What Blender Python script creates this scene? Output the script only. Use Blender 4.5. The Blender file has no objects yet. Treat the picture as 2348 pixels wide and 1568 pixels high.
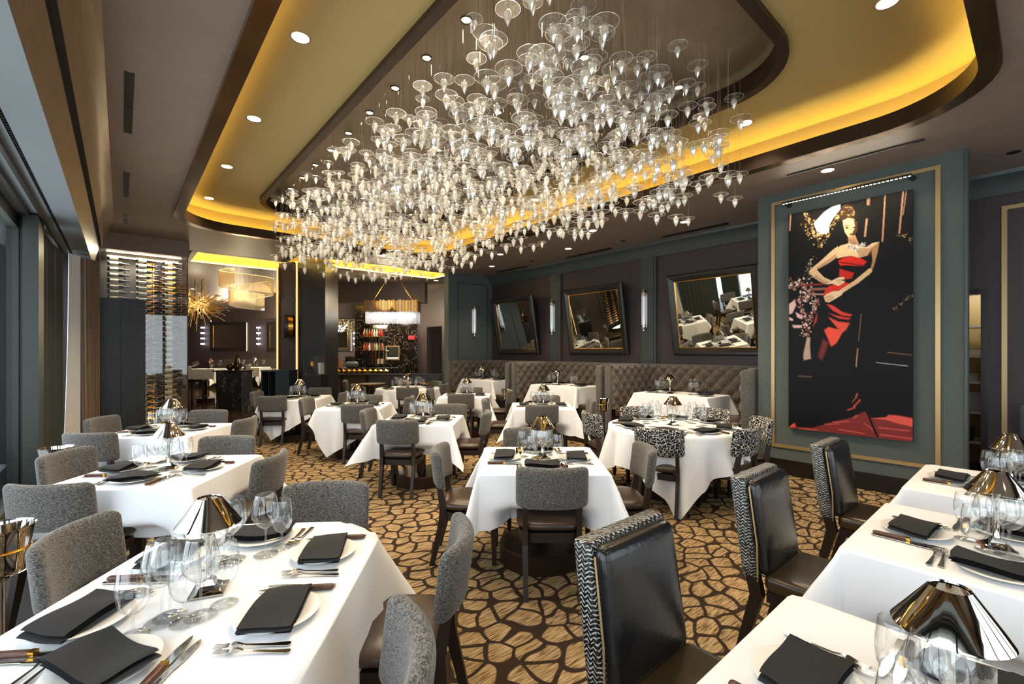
import bpy, bmesh, math, random
import numpy as np
from mathutils import Vector, Matrix

random.seed(7)
rng = np.random.default_rng(7)
PI = math.pi
SC = bpy.context.scene
COL = SC.collection

# ------------------------------------------------------------------ camera, world, daylight, exposure
FPX, CAMH, THETA, U0, V0 = 1045.0, 1.58, math.radians(40.6), 1174.0, 806.0
ST, CT = math.sin(THETA), math.cos(THETA)
cam = bpy.data.cameras.new('camera')
cam.sensor_width = 36.0
cam.lens = 36.0 * FPX / 2348.0
cam.shift_y = (V0 - 784.0) / 2348.0
cam.clip_start = 0.02
camo = bpy.data.objects.new('camera', cam)
COL.objects.link(camo)
camo.location = (0, 0, CAMH)
camo.rotation_euler = (PI / 2, 0, -THETA)
SC.camera = camo

w = bpy.data.worlds.new('daylight')
SC.world = w
w.use_nodes = True
bg = w.node_tree.nodes['Background']
bg.inputs[0].default_value = (0.80, 0.90, 1.0, 1)
bg.inputs[1].default_value = 0.6

SC.view_settings.view_transform = 'Standard'
SC.view_settings.look = 'None'
SC.view_settings.gamma = 1.0
SC.view_settings.use_curve_mapping = False
SC.view_settings.exposure = 0.28
SC.cycles.use_denoising = True
SC.cycles.use_light_tree = False
SC.cycles.use_adaptive_sampling = True
SC.cycles.adaptive_threshold = 0.035
SC.cycles.max_bounces = 7
SC.cycles.transparent_max_bounces = 12
SC.cycles.glossy_bounces = 4
SC.cycles.diffuse_bounces = 3
SC.cycles.transmission_bounces = 6
SC.cycles.caustics_reflective = False
SC.cycles.caustics_refractive = False
SC.cycles.sample_clamp_indirect = 4.0


def lamp(name, kind, loc, energy, color=(1, 1, 1), rot=(0, 0, 0), **kw):
    l = bpy.data.lights.new(name, kind)
    l.energy = energy
    l.color = color
    for k, v in kw.items():
        setattr(l, k, v)
    o = bpy.data.objects.new(name, l)
    COL.objects.link(o)
    o.location = loc
    o.rotation_euler = rot
    return o


DAY = (0.86, 0.94, 1.0)
# daylight standing outside the side windows and the windows behind the camera
lamp('window_daylight_side', 'AREA', (-1.25, 3.0, 1.75), 310, DAY, (0, -PI / 2, 0), shape='RECTANGLE', size=2.6, size_y=12.0)
lamp('window_daylight_rear', 'AREA', (3.2, -3.75, 1.9), 160, DAY, (PI / 2, 0, 0), shape='RECTANGLE', size=7.0, size_y=2.8)

# ------------------------------------------------------------------ coordinates


def W(t, s, z=0.0):
    """camera-side ground frame (t to the right, s ahead) -> world"""
    return (s * ST + t * CT, s * CT - t * ST, z)


def RZ(a_deg):
    """turn that makes local +y point a_deg to the right of straight ahead"""
    return -(math.radians(a_deg) + THETA)


def Q(u, v, s):
    return W(s * (u - U0) / FPX, s, CAMH + s * (V0 - v) / FPX)


# ------------------------------------------------------------------ materials
M = {}


def lin(c):
    if isinstance(c, str):
        c = c.lstrip('#')
        c = [int(c[i:i + 2], 16) / 255 for i in (0, 2, 4)]
        c = [x / 12.92 if x <= 0.04045 else ((x + 0.055) / 1.055) ** 2.4 for x in c]
    return (c[0], c[1], c[2], 1.0)


def newmat(name):
    m = bpy.data.materials.new(name)
    m.use_nodes = True
    nt = m.node_tree
    nt.nodes.clear()
    out = nt.nodes.new('ShaderNodeOutputMaterial')
    M[name] = m
    return m, nt, out


def N(nt, typ, **kw):
    n = nt.nodes.new(typ)
    for k, v in kw.items():
        if k.startswith('i_'):
            key = k[2:]
            key = int(key) if key.isdigit() else key.replace('_', ' ')
            n.inputs[key].default_value = v
        else:
            setattr(n, k, v)
    return n


def ramp(nt, src, stops):
    r = nt.nodes.new('ShaderNodeValToRGB')
    el = r.color_ramp.elements
    while len(el) < len(stops):
        el.new(0.5)
    for e, (p, c) in zip(el, stops):
        e.position = p
        e.color = lin(c)
    nt.links.new(src, r.inputs[0])
    return r


def pbr(name, color, rough=0.5, metal=0.0, noise=None, bump=None, spec=0.5, coat=0.0, sheen=0.0, color2=None, stretch=(1, 1, 1), emis=None, emis_s=0.0):
    m, nt, out = newmat(name)
    p = N(nt, 'ShaderNodeBsdfPrincipled')
    p.inputs['Base Color'].default_value = lin(color)
    p.inputs['Roughness'].default_value = rough
    p.inputs['Metallic'].default_value = metal
    p.inputs['Specular IOR Level'].default_value = spec
    p.inputs['Coat Weight'].default_value = coat
    p.inputs['Sheen Weight'].default_value = sheen
    if emis:
        p.inputs['Emission Color'].default_value = lin(emis)
        p.inputs['Emission Strength'].default_value = emis_s
    nt.links.new(p.outputs[0], out.inputs[0])
    if noise or bump:
        tc = N(nt, 'ShaderNodeTexCoord')
        mp = N(nt, 'ShaderNodeMapping')
        mp.inputs['Scale'].default_value = stretch
        nt.links.new(tc.outputs['Object'], mp.inputs[0])
        nz = N(nt, 'ShaderNodeTexNoise', i_Scale=noise or bump[0], i_Detail=4.0)
        nt.links.new(mp.outputs[0], nz.inputs['Vector'])
        if noise:
            c2 = color2 or [x * 0.6 for x in lin(color)[:3]]
            r = ramp(nt, nz.outputs[0], [(0.32, c2), (0.68, color)])
            nt.links.new(r.outputs[0], p.inputs['Base Color'])
        if bump:
            b = N(nt, 'ShaderNodeBump')
            b.inputs['Strength'].default_value = bump[1]
            b.inputs['Distance'].default_value = 0.01
            if noise and abs(bump[0] - noise) > 1e-6:
                n2 = N(nt, 'ShaderNodeTexNoise', i_Scale=bump[0], i_Detail=3.0)
                nt.links.new(mp.outputs[0], n2.inputs['Vector'])
                nt.links.new(n2.outputs[0], b.inputs['Height'])
            else:
                nt.links.new(nz.outputs[0], b.inputs['Height'])
            nt.links.new(b.outputs[0], p.inputs['Normal'])
    return m


def emit(name, color, strength):
    m, nt, out = newmat(name)
    e = N(nt, 'ShaderNodeEmission', i_Strength=strength)
    e.inputs[0].default_value = lin(color)
    nt.links.new(e.outputs[0], out.inputs[0])
    return m


def thin_glass(name, tint=(0.97, 0.98, 0.98), dark=(0.45, 0.47, 0.48), base=0.04, edge=0.75, power=3.0, rough=0.02, gloss=(1, 1, 1), white=0.0, wcol=(1, 1, 1)):
    """thin-walled glass: clear face on, mirror-like towards the edges"""
    m, nt, out = newmat(name)
    tr = N(nt, 'ShaderNodeBsdfTransparent')
    tr.inputs[0].default_value = lin(tint)
    gl = N(nt, 'ShaderNodeBsdfGlossy', i_Roughness=rough)
    gl.inputs[0].default_value = lin(gloss)
    lw = N(nt, 'ShaderNodeLayerWeight', i_Blend=0.5)
    pw = N(nt, 'ShaderNodeMath', operation='POWER')
    pw.inputs[1].default_value = power
    nt.links.new(lw.outputs['Facing'], pw.inputs[0])
    ma = N(nt, 'ShaderNodeMath', operation='MULTIPLY_ADD')
    ma.inputs[1].default_value = edge
    ma.inputs[2].default_value = base
    nt.links.new(pw.outputs[0], ma.inputs[0])
    p5 = N(nt, 'ShaderNodeMath', operation='POWER')
    p5.inputs[1].default_value = 5.0
    nt.links.new(lw.outputs['Facing'], p5.inputs[0])
    tm = N(nt, 'ShaderNodeMix', data_type='RGBA')
    tm.inputs[6].default_value = lin(tint)
    tm.inputs[7].default_value = lin(dark)
    nt.links.new(p5.outputs[0], tm.inputs[0])
    nt.links.new(tm.outputs[2], tr.inputs[0])
    mx = N(nt, 'ShaderNodeMixShader')
    nt.links.new(ma.outputs[0], mx.inputs[0])
    nt.links.new(tr.outputs[0], mx.inputs[1])
    nt.links.new(gl.outputs[0], mx.inputs[2])
    last = mx
    if white > 0:
        df = N(nt, 'ShaderNodeBsdfTranslucent')
        df.inputs[0].default_value = lin(wcol)
        d2 = N(nt, 'ShaderNodeBsdfDiffuse')
        d2.inputs[0].default_value = lin(wcol)
        ad = N(nt, 'ShaderNodeMixShader', i_0=0.5)
        nt.links.new(df.outputs[0], ad.inputs[1])
        nt.links.new(d2.outputs[0], ad.inputs[2])
        m2 = N(nt, 'ShaderNodeMixShader', i_0=white)
        nt.links.new(mx.outputs[0], m2.inputs[1])
        nt.links.new(ad.outputs[0], m2.inputs[2])
        last = m2
    nt.links.new(last.outputs[0], out.inputs[0])
    return m


# plain finishes
pbr('ceiling_paint', '#857468', 0.5, noise=3.0, color2='#7f6e63')
pbr('tray_paint', '#a8935f', 0.45)
pbr('recess_bronze', '#9a8770', 0.28, 0.55, noise=1.2, color2='#80705b')
pbr('bronze_trim', '#8a6a45', 0.22, 0.9, noise=2.0, color2='#6a5036')
pbr('dark_bronze', '#3a2c22', 0.35, 0.6)
pbr('soffit_grey', '#7a8286', 0.5)
pbr('window_frame', '#343a37', 0.45, 0.3)
pbr('black', '#0a0a0b', 0.5)
pbr('dark_wood', '#1d1512', 0.35, noise=18, color2='#120d0b', stretch=(6, 6, 0.6))
pbr('chair_leg_wood', '#241a15', 0.4)
pbr('espresso_panel', '#241d1c', 0.6, noise=40, color2='#1c1716', stretch=(1, 1, 0.05))
pbr('wall_brown', '#43383a', 0.5, noise=30, color2='#3a3031', stretch=(1, 1, 0.04))
pbr('teal_trim', '#3f4949', 0.42)
pbr('gold_trim', '#b59a6c', 0.35, 0.5)
pbr('brass', '#c9973f', 0.22, 1.0)
pbr('chrome', '#d9d5cf', 0.06, 1.0)
pbr('lamp_metal', '#b5aca0', 0.05, 1.0)
pbr('cutlery_steel', '#d8d4cc', 0.1, 1.0)
pbr('mirror', '#d8dcd8', 0.0, 1.0)
pbr('mirror_frame', '#33322f', 0.3, 0.35, noise=6, color2='#2a2a28')
pbr('leather_seat', '#3d2f25', 0.3, bump=(60, 0.08))
pbr('black_leather', '#1b1c1e', 0.22, noise=7, color2='#101113', bump=(45, 0.1))
pbr('olive_leather', '#3a2f1c', 0.25, noise=8, color2='#2b2214', bump=(45, 0.08))
pbr('napkin', '#17181b', 0.85)
pbr('china', '#f0efec', 0.25)
pbr('linen', '#eceef2', 0.85, bump=(220, 0.05))
pbr('knife_wood', '#5a3325', 0.4, noise=12, color2='#3d2117', stretch=(1, 6, 6))
pbr('navy_lacquer', '#232c36', 0.35)
pbr('grey_lacquer', '#2b2b2e', 0.35)
pbr('drape', '#8b7763', 0.85, noise=60, color2='#7a6754', stretch=(1, 1, 0.05))
pbr('dark_drape', '#3d4341', 0.85)
pbr('sheer', '#e8eaec', 0.8)
pbr('paper_label', '#e8e0c8', 0.7)
pbr('tan_label', '#c98f3d', 0.6)
pbr('bottle_glass', '#0c120c', 0.08, spec=0.8)
pbr('capsule', '#3b1210', 0.3, 0.4)
pbr('beige_cloth', '#8f8374', 0.9)
pbr('velvet_dark', '#3a322d', 0.8, sheen=0.4)
pbr('red_sign', '#c02020', 0.4, emis='#ff3030', emis_s=0.6)
pbr('white_plastic', '#d8d8d6', 0.5)
pbr('amber_glass', '#3a1c0a', 0.05, spec=0.8)
pbr('copper_book', '#9a5b3c', 0.4, 0.3)
pbr('floor_plank', '#2a2624', 0.35, noise=8, color2='#1c1918', stretch=(6, 0.5, 1))
emit('lamp_warm', '#ffe2b0', 14.0)
emit('cove_led', '#ffd86c', 46.0)
emit('strip_white', '#fff0d0', 6.0)
emit('strip_gold', '#ffdc98', 1.1)
emit('sconce_glow', '#f4f6ff', 0.9)
emit('crystal_glow', '#f2f2ff', 6.0)
thin_glass('glass', dark=(0.16, 0.17, 0.18), base=0.08, edge=0.6, power=2.6)
thin_glass('pane', base=0.05, edge=0.8, power=4.0)
thin_glass('dish_glass', base=0.06, edge=0.5, power=3.0, white=0.02)
thin_glass('rim_glass', base=0.35, edge=0.6, power=1.5, white=0.55)
thin_glass('drop_glass', base=0.30, edge=0.6, power=1.4, rough=0.05, white=0.14)
thin_glass('lit_look_core', base=0.10, edge=0.3, power=1.5, rough=0.1, white=0.85, wcol=(1.0, 0.95, 0.84))  # warm white colour standing in for light caught inside the crystal
thin_glass('small_drop_glass', base=0.30, edge=0.6, power=1.4, rough=0.06, white=0.5, wcol=(1.0, 0.95, 0.84))  # warm white mixed into the glass so small drops look lit
thin_glass('gold_glass', tint=(1.0, 0.86, 0.6), base=0.2, edge=0.5, power=1.5, gloss=(1.0, 0.85, 0.55), white=0.3)
thin_glass('sconce_glass', base=0.15, edge=0.5, power=2, white=0.6)
thin_glass('acrylic', base=0.08, edge=0.8, power=3.0)


def tweed(name, c1, c2, scale, stretch):
    m, nt, out = newmat(name)
    p = N(nt, 'ShaderNodeBsdfPrincipled', i_Roughness=0.95)
    p.inputs['Sheen Weight'].default_value = 0.25
    tc = N(nt, 'ShaderNodeTexCoord')
    mp = N(nt, 'ShaderNodeMapping')
    mp.inputs['Scale'].default_value = stretch
    nt.links.new(tc.outputs['Object'], mp.inputs[0])
    nz = N(nt, 'ShaderNodeTexNoise', i_Scale=scale, i_Detail=2.0, i_Roughness=0.7)
    nt.links.new(mp.outputs[0], nz.inputs['Vector'])
    r = ramp(nt, nz.outputs[0], [(0.36, c1), (0.50, [(a + b) * 0.4 for a, b in zip(lin(c1)[:3], lin(c2)[:3])]), (0.64, c2)])
    nt.links.new(r.outputs[0], p.inputs['Base Color'])
    b = N(nt, 'ShaderNodeBump', i_Strength=0.7, i_Distance=0.004)
    nt.links.new(nz.outputs[0], b.inputs['Height'])
    nt.links.new(b.outputs[0], p.inputs['Normal'])
    nt.links.new(p.outputs[0], out.inputs[0])


tweed('tweed', '#100f0f', '#77736d', 185, (0.55, 0.55, 1.7))
tweed('linen_weave', '#454f4e', '#67716e', 160, (1, 1, 1))
tweed('booth_velvet', '#3a322b', '#86786a', 80, (1, 1, 1.6))


def squiggle():
    """black upholstery with broken white scribble lines"""
    m, nt, out = newmat('scribble_fabric')
    p = N(nt, 'ShaderNodeBsdfPrincipled', i_Roughness=0.8)
    tc = N(nt, 'ShaderNodeTexCoord')
    nz = N(nt, 'ShaderNodeTexNoise', i_Scale=18.0)
    nt.links.new(tc.outputs['Object'], nz.inputs['Vector'])
    mx = N(nt, 'ShaderNodeMix', data_type='VECTOR')
    mx.inputs[0].default_value = 0.06
    nt.links.new(tc.outputs['Object'], mx.inputs[4])
    nt.links.new(nz.outputs['Color'], mx.inputs[5])
    vo = N(nt, 'ShaderNodeTexVoronoi', feature='DISTANCE_TO_EDGE', i_Scale=34.0)
    nt.links.new(mx.outputs[1], vo.inputs['Vector'])
    r1 = ramp(nt, vo.outputs['Distance'], [(0.035, (1, 1, 1)), (0.062, (0, 0, 0))])
    n2 = N(nt, 'ShaderNodeTexNoise', i_Scale=55.0)
    nt.links.new(tc.outputs['Object'], n2.inputs['Vector'])
    r2 = ramp(nt, n2.outputs[0], [(0.36, (0, 0, 0)), (0.42, (1, 1, 1))])
    mu = N(nt, 'ShaderNodeMath', operation='MULTIPLY')
    nt.links.new(r1.outputs[0], mu.inputs[0])
    nt.links.new(r2.outputs[0], mu.inputs[1])
    c = ramp(nt, mu.outputs[0], [(0.1, '#0b0b0d'), (0.6, '#d8d6d0')])
    nt.links.new(c.outputs[0], p.inputs['Base Color'])
    nt.links.new(p.outputs[0], out.inputs[0])


squiggle()


def zigzag():
    """black and silver woven herringbone band on the leather chairs"""
    m, nt, out = newmat('zigzag_weave')
    p = N(nt, 'ShaderNodeBsdfPrincipled', i_Roughness=0.4)
    tc = N(nt, 'ShaderNodeTexCoord')
    sep = N(nt, 'ShaderNodeSeparateXYZ')
    nt.links.new(tc.outputs['Object'], sep.inputs[0])
    ad = N(nt, 'ShaderNodeMath', operation='ADD')
    nt.links.new(sep.outputs['X'], ad.inputs[0])
    nt.links.new(sep.outputs['Y'], ad.inputs[1])
    pp = N(nt, 'ShaderNodeMath', operation='PINGPONG')
    pp.inputs[1].default_value = 0.014
    nt.links.new(ad.outputs[0], pp.inputs[0])
    a2 = N(nt, 'ShaderNodeMath', operation='ADD')
    nt.links.new(pp.outputs[0], a2.inputs[0])
    nt.links.new(sep.outputs['Z'], a2.inputs[1])
    md = N(nt, 'ShaderNodeMath', operation='MODULO')
    md.inputs[1].default_value = 0.016
    nt.links.new(a2.outputs[0], md.inputs[0])
    dv = N(nt, 'ShaderNodeMath', operation='DIVIDE')
    dv.inputs[1].default_value = 0.016
    nt.links.new(md.outputs[0], dv.inputs[0])
    nz = N(nt, 'ShaderNodeTexNoise', i_Scale=90.0)
    nt.links.new(tc.outputs['Object'], nz.inputs['Vector'])
    mu = N(nt, 'ShaderNodeMath', operation='MULTIPLY')
    nt.links.new(dv.outputs[0], mu.inputs[0])
    nt.links.new(nz.outputs[0], mu.inputs[1])
    c = ramp(nt, mu.outputs[0], [(0.30, '#0b0b0c'), (0.42, '#b8b8b4')])
    nt.links.new(c.outputs[0], p.inputs['Base Color'])
    nt.links.new(p.outputs[0], out.inputs[0])


zigzag()


def carpet():
    """tan streaked cells in a dark brown wavy net"""
    m, nt, out = newmat('carpet')
    p = N(nt, 'ShaderNodeBsdfPrincipled', i_Roughness=1.0)
    p.inputs['Specular IOR Level'].default_value = 0.1
    tc = N(nt, 'ShaderNodeTexCoord')
    nz = N(nt, 'ShaderNodeTexNoise', i_Scale=3.4, i_Detail=1.0)
    nt.links.new(tc.outputs['Object'], nz.inputs['Vector'])
    mx = N(nt, 'ShaderNodeMix', data_type='VECTOR')
    mx.inputs[0].default_value = 0.16
    nt.links.new(tc.outputs['Object'], mx.inputs[4])
    nt.links.new(nz.outputs['Color'], mx.inputs[5])
    mp = N(nt, 'ShaderNodeMapping')
    mp.inputs['Rotation'].default_value = (0, 0, THETA)
    mp.inputs['Scale'].default_value = (7.6, 8.6, 1.0)
    nt.links.new(mx.outputs[1], mp.inputs[0])
    vo = N(nt, 'ShaderNodeTexVoronoi', feature='DISTANCE_TO_EDGE', voronoi_dimensions='2D', i_Scale=1.0, i_Randomness=0.75)
    nt.links.new(mp.outputs[0], vo.inputs['Vector'])
    line = ramp(nt, vo.outputs['Distance'], [(0.072, (0, 0, 0)), (0.10, (1, 1, 1))])
    f1 = N(nt, 'ShaderNodeTexVoronoi', feature='F1', voronoi_dimensions='2D', i_Scale=1.0, i_Randomness=0.75)
    nt.links.new(mp.outputs[0], f1.inputs['Vector'])
    blob = ramp(nt, f1.outputs['Distance'], [(0.60, (1, 1, 1)), (0.66, (0, 0, 0))])
    both = N(nt, 'ShaderNodeMath', operation='MULTIPLY')
    nt.links.new(line.outputs[0], both.inputs[0])
    nt.links.new(blob.outputs[0], both.inputs[1])
    m2 = N(nt, 'ShaderNodeMapping')
    m2.inputs['Rotation'].default_value = (0, 0, THETA + 0.15)
    m2.inputs['Scale'].default_value = (9.0, 90.0, 1.0)
    nt.links.new(tc.outputs['Object'], m2.inputs[0])
    n2 = N(nt, 'ShaderNodeTexNoise', i_Scale=1.0, i_Detail=3.0)
    nt.links.new(m2.outputs[0], n2.inputs['Vector'])
    tan = ramp(nt, n2.outputs[0], [(0.34, '#4a3c2a'), (0.45, '#8d7452'), (0.64, '#b39b78')])
    n3 = N(nt, 'ShaderNodeTexNoise', i_Scale=300.0)
    nt.links.new(tc.outputs['Object'], n3.inputs['Vector'])
    dark = ramp(nt, n3.outputs[0], [(0.3, '#2a2019'), (0.7, '#3d3027')])
    mc = N(nt, 'ShaderNodeMix', data_type='RGBA')
    nt.links.new(both.outputs[0], mc.inputs[0])
    nt.links.new(dark.outputs[0], mc.inputs[6])
    nt.links.new(tan.outputs[0], mc.inputs[7])
    nt.links.new(mc.outputs[2], p.inputs['Base Color'])
    b = N(nt, 'ShaderNodeBump', i_Strength=0.4, i_Distance=0.004)
    nt.links.new(n3.outputs[0], b.inputs['Height'])
    nt.links.new(b.outputs[0], p.inputs['Normal'])
    nt.links.new(p.outputs[0], out.inputs[0])


carpet()


def marble(name, base, vein, scale, rough=0.12):
    m, nt, out = newmat(name)
    p = N(nt, 'ShaderNodeBsdfPrincipled', i_Roughness=rough)
    tc = N(nt, 'ShaderNodeTexCoord')
    nz = N(nt, 'ShaderNodeTexNoise', i_Scale=scale, i_Detail=6.0, i_Distortion=1.6)
    nt.links.new(tc.outputs['Object'], nz.inputs['Vector'])
    r = ramp(nt, nz.outputs[0], [(0.40, base), (0.495, base), (0.51, vein), (0.525, base)])
    nt.links.new(r.outputs[0], p.inputs['Base Color'])
    nt.links.new(p.outputs[0], out.inputs[0])


marble('dark_marble', '#1d1714', '#8f8070', 2.6)
marble('floor_marble', '#3a2c20', '#8a7050', 1.4, 0.08)
marble('blue_marble', '#3a3f49', '#8f8f96', 1.5)


def woodgrain(name, c1, c2, rough=0.4, metal=0.0, sc=(1.2, 0.12, 1.2)):
    m, nt, out = newmat(name)
    p = N(nt, 'ShaderNodeBsdfPrincipled', i_Roughness=rough, i_Metallic=metal)
    tc = N(nt, 'ShaderNodeTexCoord')
    mp = N(nt, 'ShaderNodeMapping')
    mp.inputs['Scale'].default_value = sc
    nt.links.new(tc.outputs['Object'], mp.inputs[0])
    nz = N(nt, 'ShaderNodeTexNoise', i_Scale=2.2, i_Detail=3.0)
    nt.links.new(mp.outputs[0], nz.inputs['Vector'])
    ml = N(nt, 'ShaderNodeMath', operation='MULTIPLY', i_1=22.0)
    nt.links.new(nz.outputs[0], ml.inputs[0])
    fr = N(nt, 'ShaderNodeMath', operation='PINGPONG', i_1=0.5)
    nt.links.new(ml.outputs[0], fr.inputs[0])
    r = ramp(nt, fr.outputs[0], [(0.0, c1), (0.5, c2)])
    nt.links.new(r.outputs[0], p.inputs['Base Color'])
    nt.links.new(p.outputs[0], out.inputs[0])


woodgrain('soffit_wood', '#7d6448', '#8d7354', 0.38, 0.15)
woodgrain('charcoal_wood', '#23272a', '#2d3236', 0.5, 0.0, (1.5, 1.5, 0.15))
woodgrain('bar_wood', '#4a3c2d', '#5d4c3a', 0.4, 0.0, (0.5, 0.5, 3.0))

# ------------------------------------------------------------------ mesh building


class MB:
    def __init__(self):
        self.v, self.f = [], []

    def add(self, vs, fs):
        o = len(self.v)
        self.v.extend([tuple(p) for p in vs])
        self.f.extend([tuple(i + o for i in f) for f in fs])
        return self

    def box(self, x0, x1, y0, y1, z0, z1):
        v = [(x, y, z) for z in (z0, z1) for y in (y0, y1) for x in (x0, x1)]
        return self.add(v, [(0, 2, 3, 1), (4, 5, 7, 6), (0, 1, 5, 4), (2, 6, 7, 3), (0, 4, 6, 2), (1, 3, 7, 5)])

    def hexa(self, b, t):
        """b, t: four points each, counter-clockwise from above"""
        return self.add(list(b) + list(t), [(3, 2, 1, 0), (4, 5, 6, 7), (0, 1, 5, 4), (1, 2, 6, 5), (2, 3, 7, 6), (3, 0, 4, 7)])

    def bar(self, p, q, wx, wy=None, wx2=None, wy2=None):
        """square bar from p to q (mostly upright)"""
        wy = wx if wy is None else wy
        wx2 = wx if wx2 is None else wx2
        wy2 = wy if wy2 is None else wy2
        c = [(-1, -1), (1, -1), (1, 1), (-1, 1)]
        return self.hexa([(p[0] + a * wx / 2, p[1] + b * wy / 2, p[2]) for a, b in c], [(q[0] + a * wx2 / 2, q[1] + b * wy2 / 2, q[2]) for a, b in c])

    def lathe(self, prof, n=16, c=(0, 0, 0), caps=False):
        o = len(self.v)
        for r, z in prof:
            for k in range(n):
                a = 2 * PI * k / n
                self.v.append((c[0] + r * math.cos(a), c[1] + r * math.sin(a), c[2] + z))
        for i in range(len(prof) - 1):
            for k in range(n):
                k2 = (k + 1) % n
                self.f.append((o + i * n + k, o + i * n + k2, o + (i + 1) * n + k2, o + (i + 1) * n + k))
        if caps:
            self.f.append(tuple(o + k for k in range(n))[::-1])
            self.f.append(tuple(o + (len(prof) - 1) * n + k for k in range(n)))
        return self

    def tube(self, pts, r, n=6, closed=False):
        pts = [Vector(p) for p in pts]
        o = len(self.v)
        L = len(pts)
        for i, p in enumerate(pts):
            a = pts[(i - 1) % L] if (closed or i > 0) else p
            b = pts[(i + 1) % L] if (closed or i < L - 1) else p
            d = (b - a).normalized()
            up = Vector((0, 0, 1)) if abs(d.z) < 0.95 else Vector((1, 0, 0))
            e1 = d.cross(up).normalized()
            e2 = d.cross(e1).normalized()
            rr = r[i] if isinstance(r, (list, tuple)) else r
            for k in range(n):
                t = 2 * PI * k / n
                q = p + e1 * (rr * math.cos(t)) + e2 * (rr * math.sin(t))
                self.v.append(tuple(q))
        for i in range(L if closed else L - 1):
            j = (i + 1) % L
            for k in range(n):
                k2 = (k + 1) % n
                self.f.append((o + i * n + k, o + i * n + k2, o + j * n + k2, o + j * n + k))
        if not closed:
            self.f.append(tuple(o + k for k in range(n))[::-1])
            self.f.append(tuple(o + (L - 1) * n + k for k in range(n)))
        return self

    def prism(self, poly, z0, z1):
        n = len(poly)
        v = [(x, y, z0) for x, y in poly] + [(x, y, z1) for x, y in poly]
        return self.add(v, [tuple(range(n))[::-1], tuple(range(n, 2 * n))] + [(i, (i + 1) % n, n + (i + 1) % n, n + i) for i in range(n)])

    def rbox(self, h, r, seg=(6, 3, 6), c=(0, 0, 0), fn=None):
        """rounded box: half sizes h, corner radii r per axis"""
        h = np.array(h, float)
        r = np.minimum(np.array(r, float), h * 0.999)
        idx, vs, fs = {}, [], []

        def pt(p):
            key = tuple(np.round(p, 5))
            if key not in idx:
                q = np.array(p) * h
                cl = np.clip(q, -(h - r), h - r)
                d = (q - cl) / r
                L = np.linalg.norm(d)
                if L > 1e-9:
                    q = cl + r * d / L * min(1.0, 1.0)
                idx[key] = len(vs)
                vs.append(q)
            return idx[key]

        def ticks(ax):
            k = seg[ax]
            e = r[ax] / h[ax]
            base = np.linspace(-1 + e, 1 - e, k) if e < 0.98 else np.array([0.0])
            m = [1 - e * x for x in (0.0, 0.3, 0.65)]
            return np.unique(np.round(np.concatenate([[-x for x in m], base, m]), 6))

        T = [ticks(0), ticks(1), ticks(2)]
        for ax in range(3):
            a, b = [i for i in range(3) if i != ax]
            for sgn in (-1, 1):
                for i in range(len(T[a]) - 1):
                    for j in range(len(T[b]) - 1):
                        q = []
                        for (ii, jj) in ((i, j), (i + 1, j), (i + 1, j + 1), (i, j + 1)):
                            p = [0, 0, 0]
                            p[ax] = sgn
                            p[a] = T[a][ii]
                            p[b] = T[b][jj]
                            q.append(pt(p))
                        flip = (sgn > 0) == (ax == 1)
                        fs.append(tuple(q[::-1] if flip else q))
        out = []
        for q in vs:
            q = q + np.array(c)
            out.append(fn(q) if fn else q)
        return self.add(out, fs)

    def move(self, fn, start=0):
        for i in range(start, len(self.v)):
            self.v[i] = tuple(fn(self.v[i]))
        return self

    def mesh(self, name, mat, smooth=40):
        me = bpy.data.meshes.new(name)
        me.from_pydata([tuple(map(float, p)) for p in self.v], [], self.f)
        me.materials.append(M[mat])
        if smooth:
            me.polygons.foreach_set('use_smooth', [True] * len(me.polygons))
            me.set_sharp_from_angle(angle=math.radians(smooth))
        me.update()
        return me


def tag(o, label=None, cat=None, group=None, kind=None):
    if label:
        o['label'] = label
    if cat:
        o['category'] = cat
    if group:
        o['group'] = group
    if kind:
        o['kind'] = kind
    return o


def obj(name, me, loc=(0, 0, 0), rz=0.0, parent=None, rot=None, scale=None):
    o = bpy.data.objects.new(name, me)
    COL.objects.link(o)
    o.location = loc
    o.rotation_euler = rot or (0, 0, rz)
    if scale:
        o.scale = (scale, scale, scale) if isinstance(scale, (int, float)) else scale
    if parent:
        o.parent = parent
    return o


def struct(name, mb, mat, smooth=0, parent=None, label=None, loc=(0, 0, 0)):
    o = obj(name, mb.mesh(name, mat, smooth), loc, parent=parent)
    if not parent:
        tag(o, label, None, None, 'structure')
    return o


def spawn(name, parts, loc, rz, label, cat, group=None, rot=None, scale=None):
    """parts: one mesh, or a list of (part_name, mesh[, sub-parts[, label]])"""
    if not isinstance(parts, list):
        o = obj(name, parts, loc, rz, rot=rot, scale=scale)
        return tag(o, label, cat, group)
    root = obj(name, None, loc, rz, rot=rot, scale=scale)
    root.empty_display_size = 0.05
    tag(root, label, cat, group)
    for p in parts:
        c = obj(p[0], p[1], parent=root)
        if len(p) > 2 and p[2]:
            for q in p[2]:
                obj(q[0], q[1], parent=c)
        if len(p) > 3:
            c['label'] = p[3]
    return root


def rrect(cx, cy, hx, hy, r, n=8):
    pts = []
    for (sx, sy, a0) in ((1, 1, 0), (-1, 1, 90), (-1, -1, 180), (1, -1, 270)):
        for k in range(n + 1):
            a = math.radians(a0 + 90 * k / n)
            pts.append((cx + sx * (hx - r) + r * math.cos(a), cy + sy * (hy - r) + r * math.sin(a)))
    return pts


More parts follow.
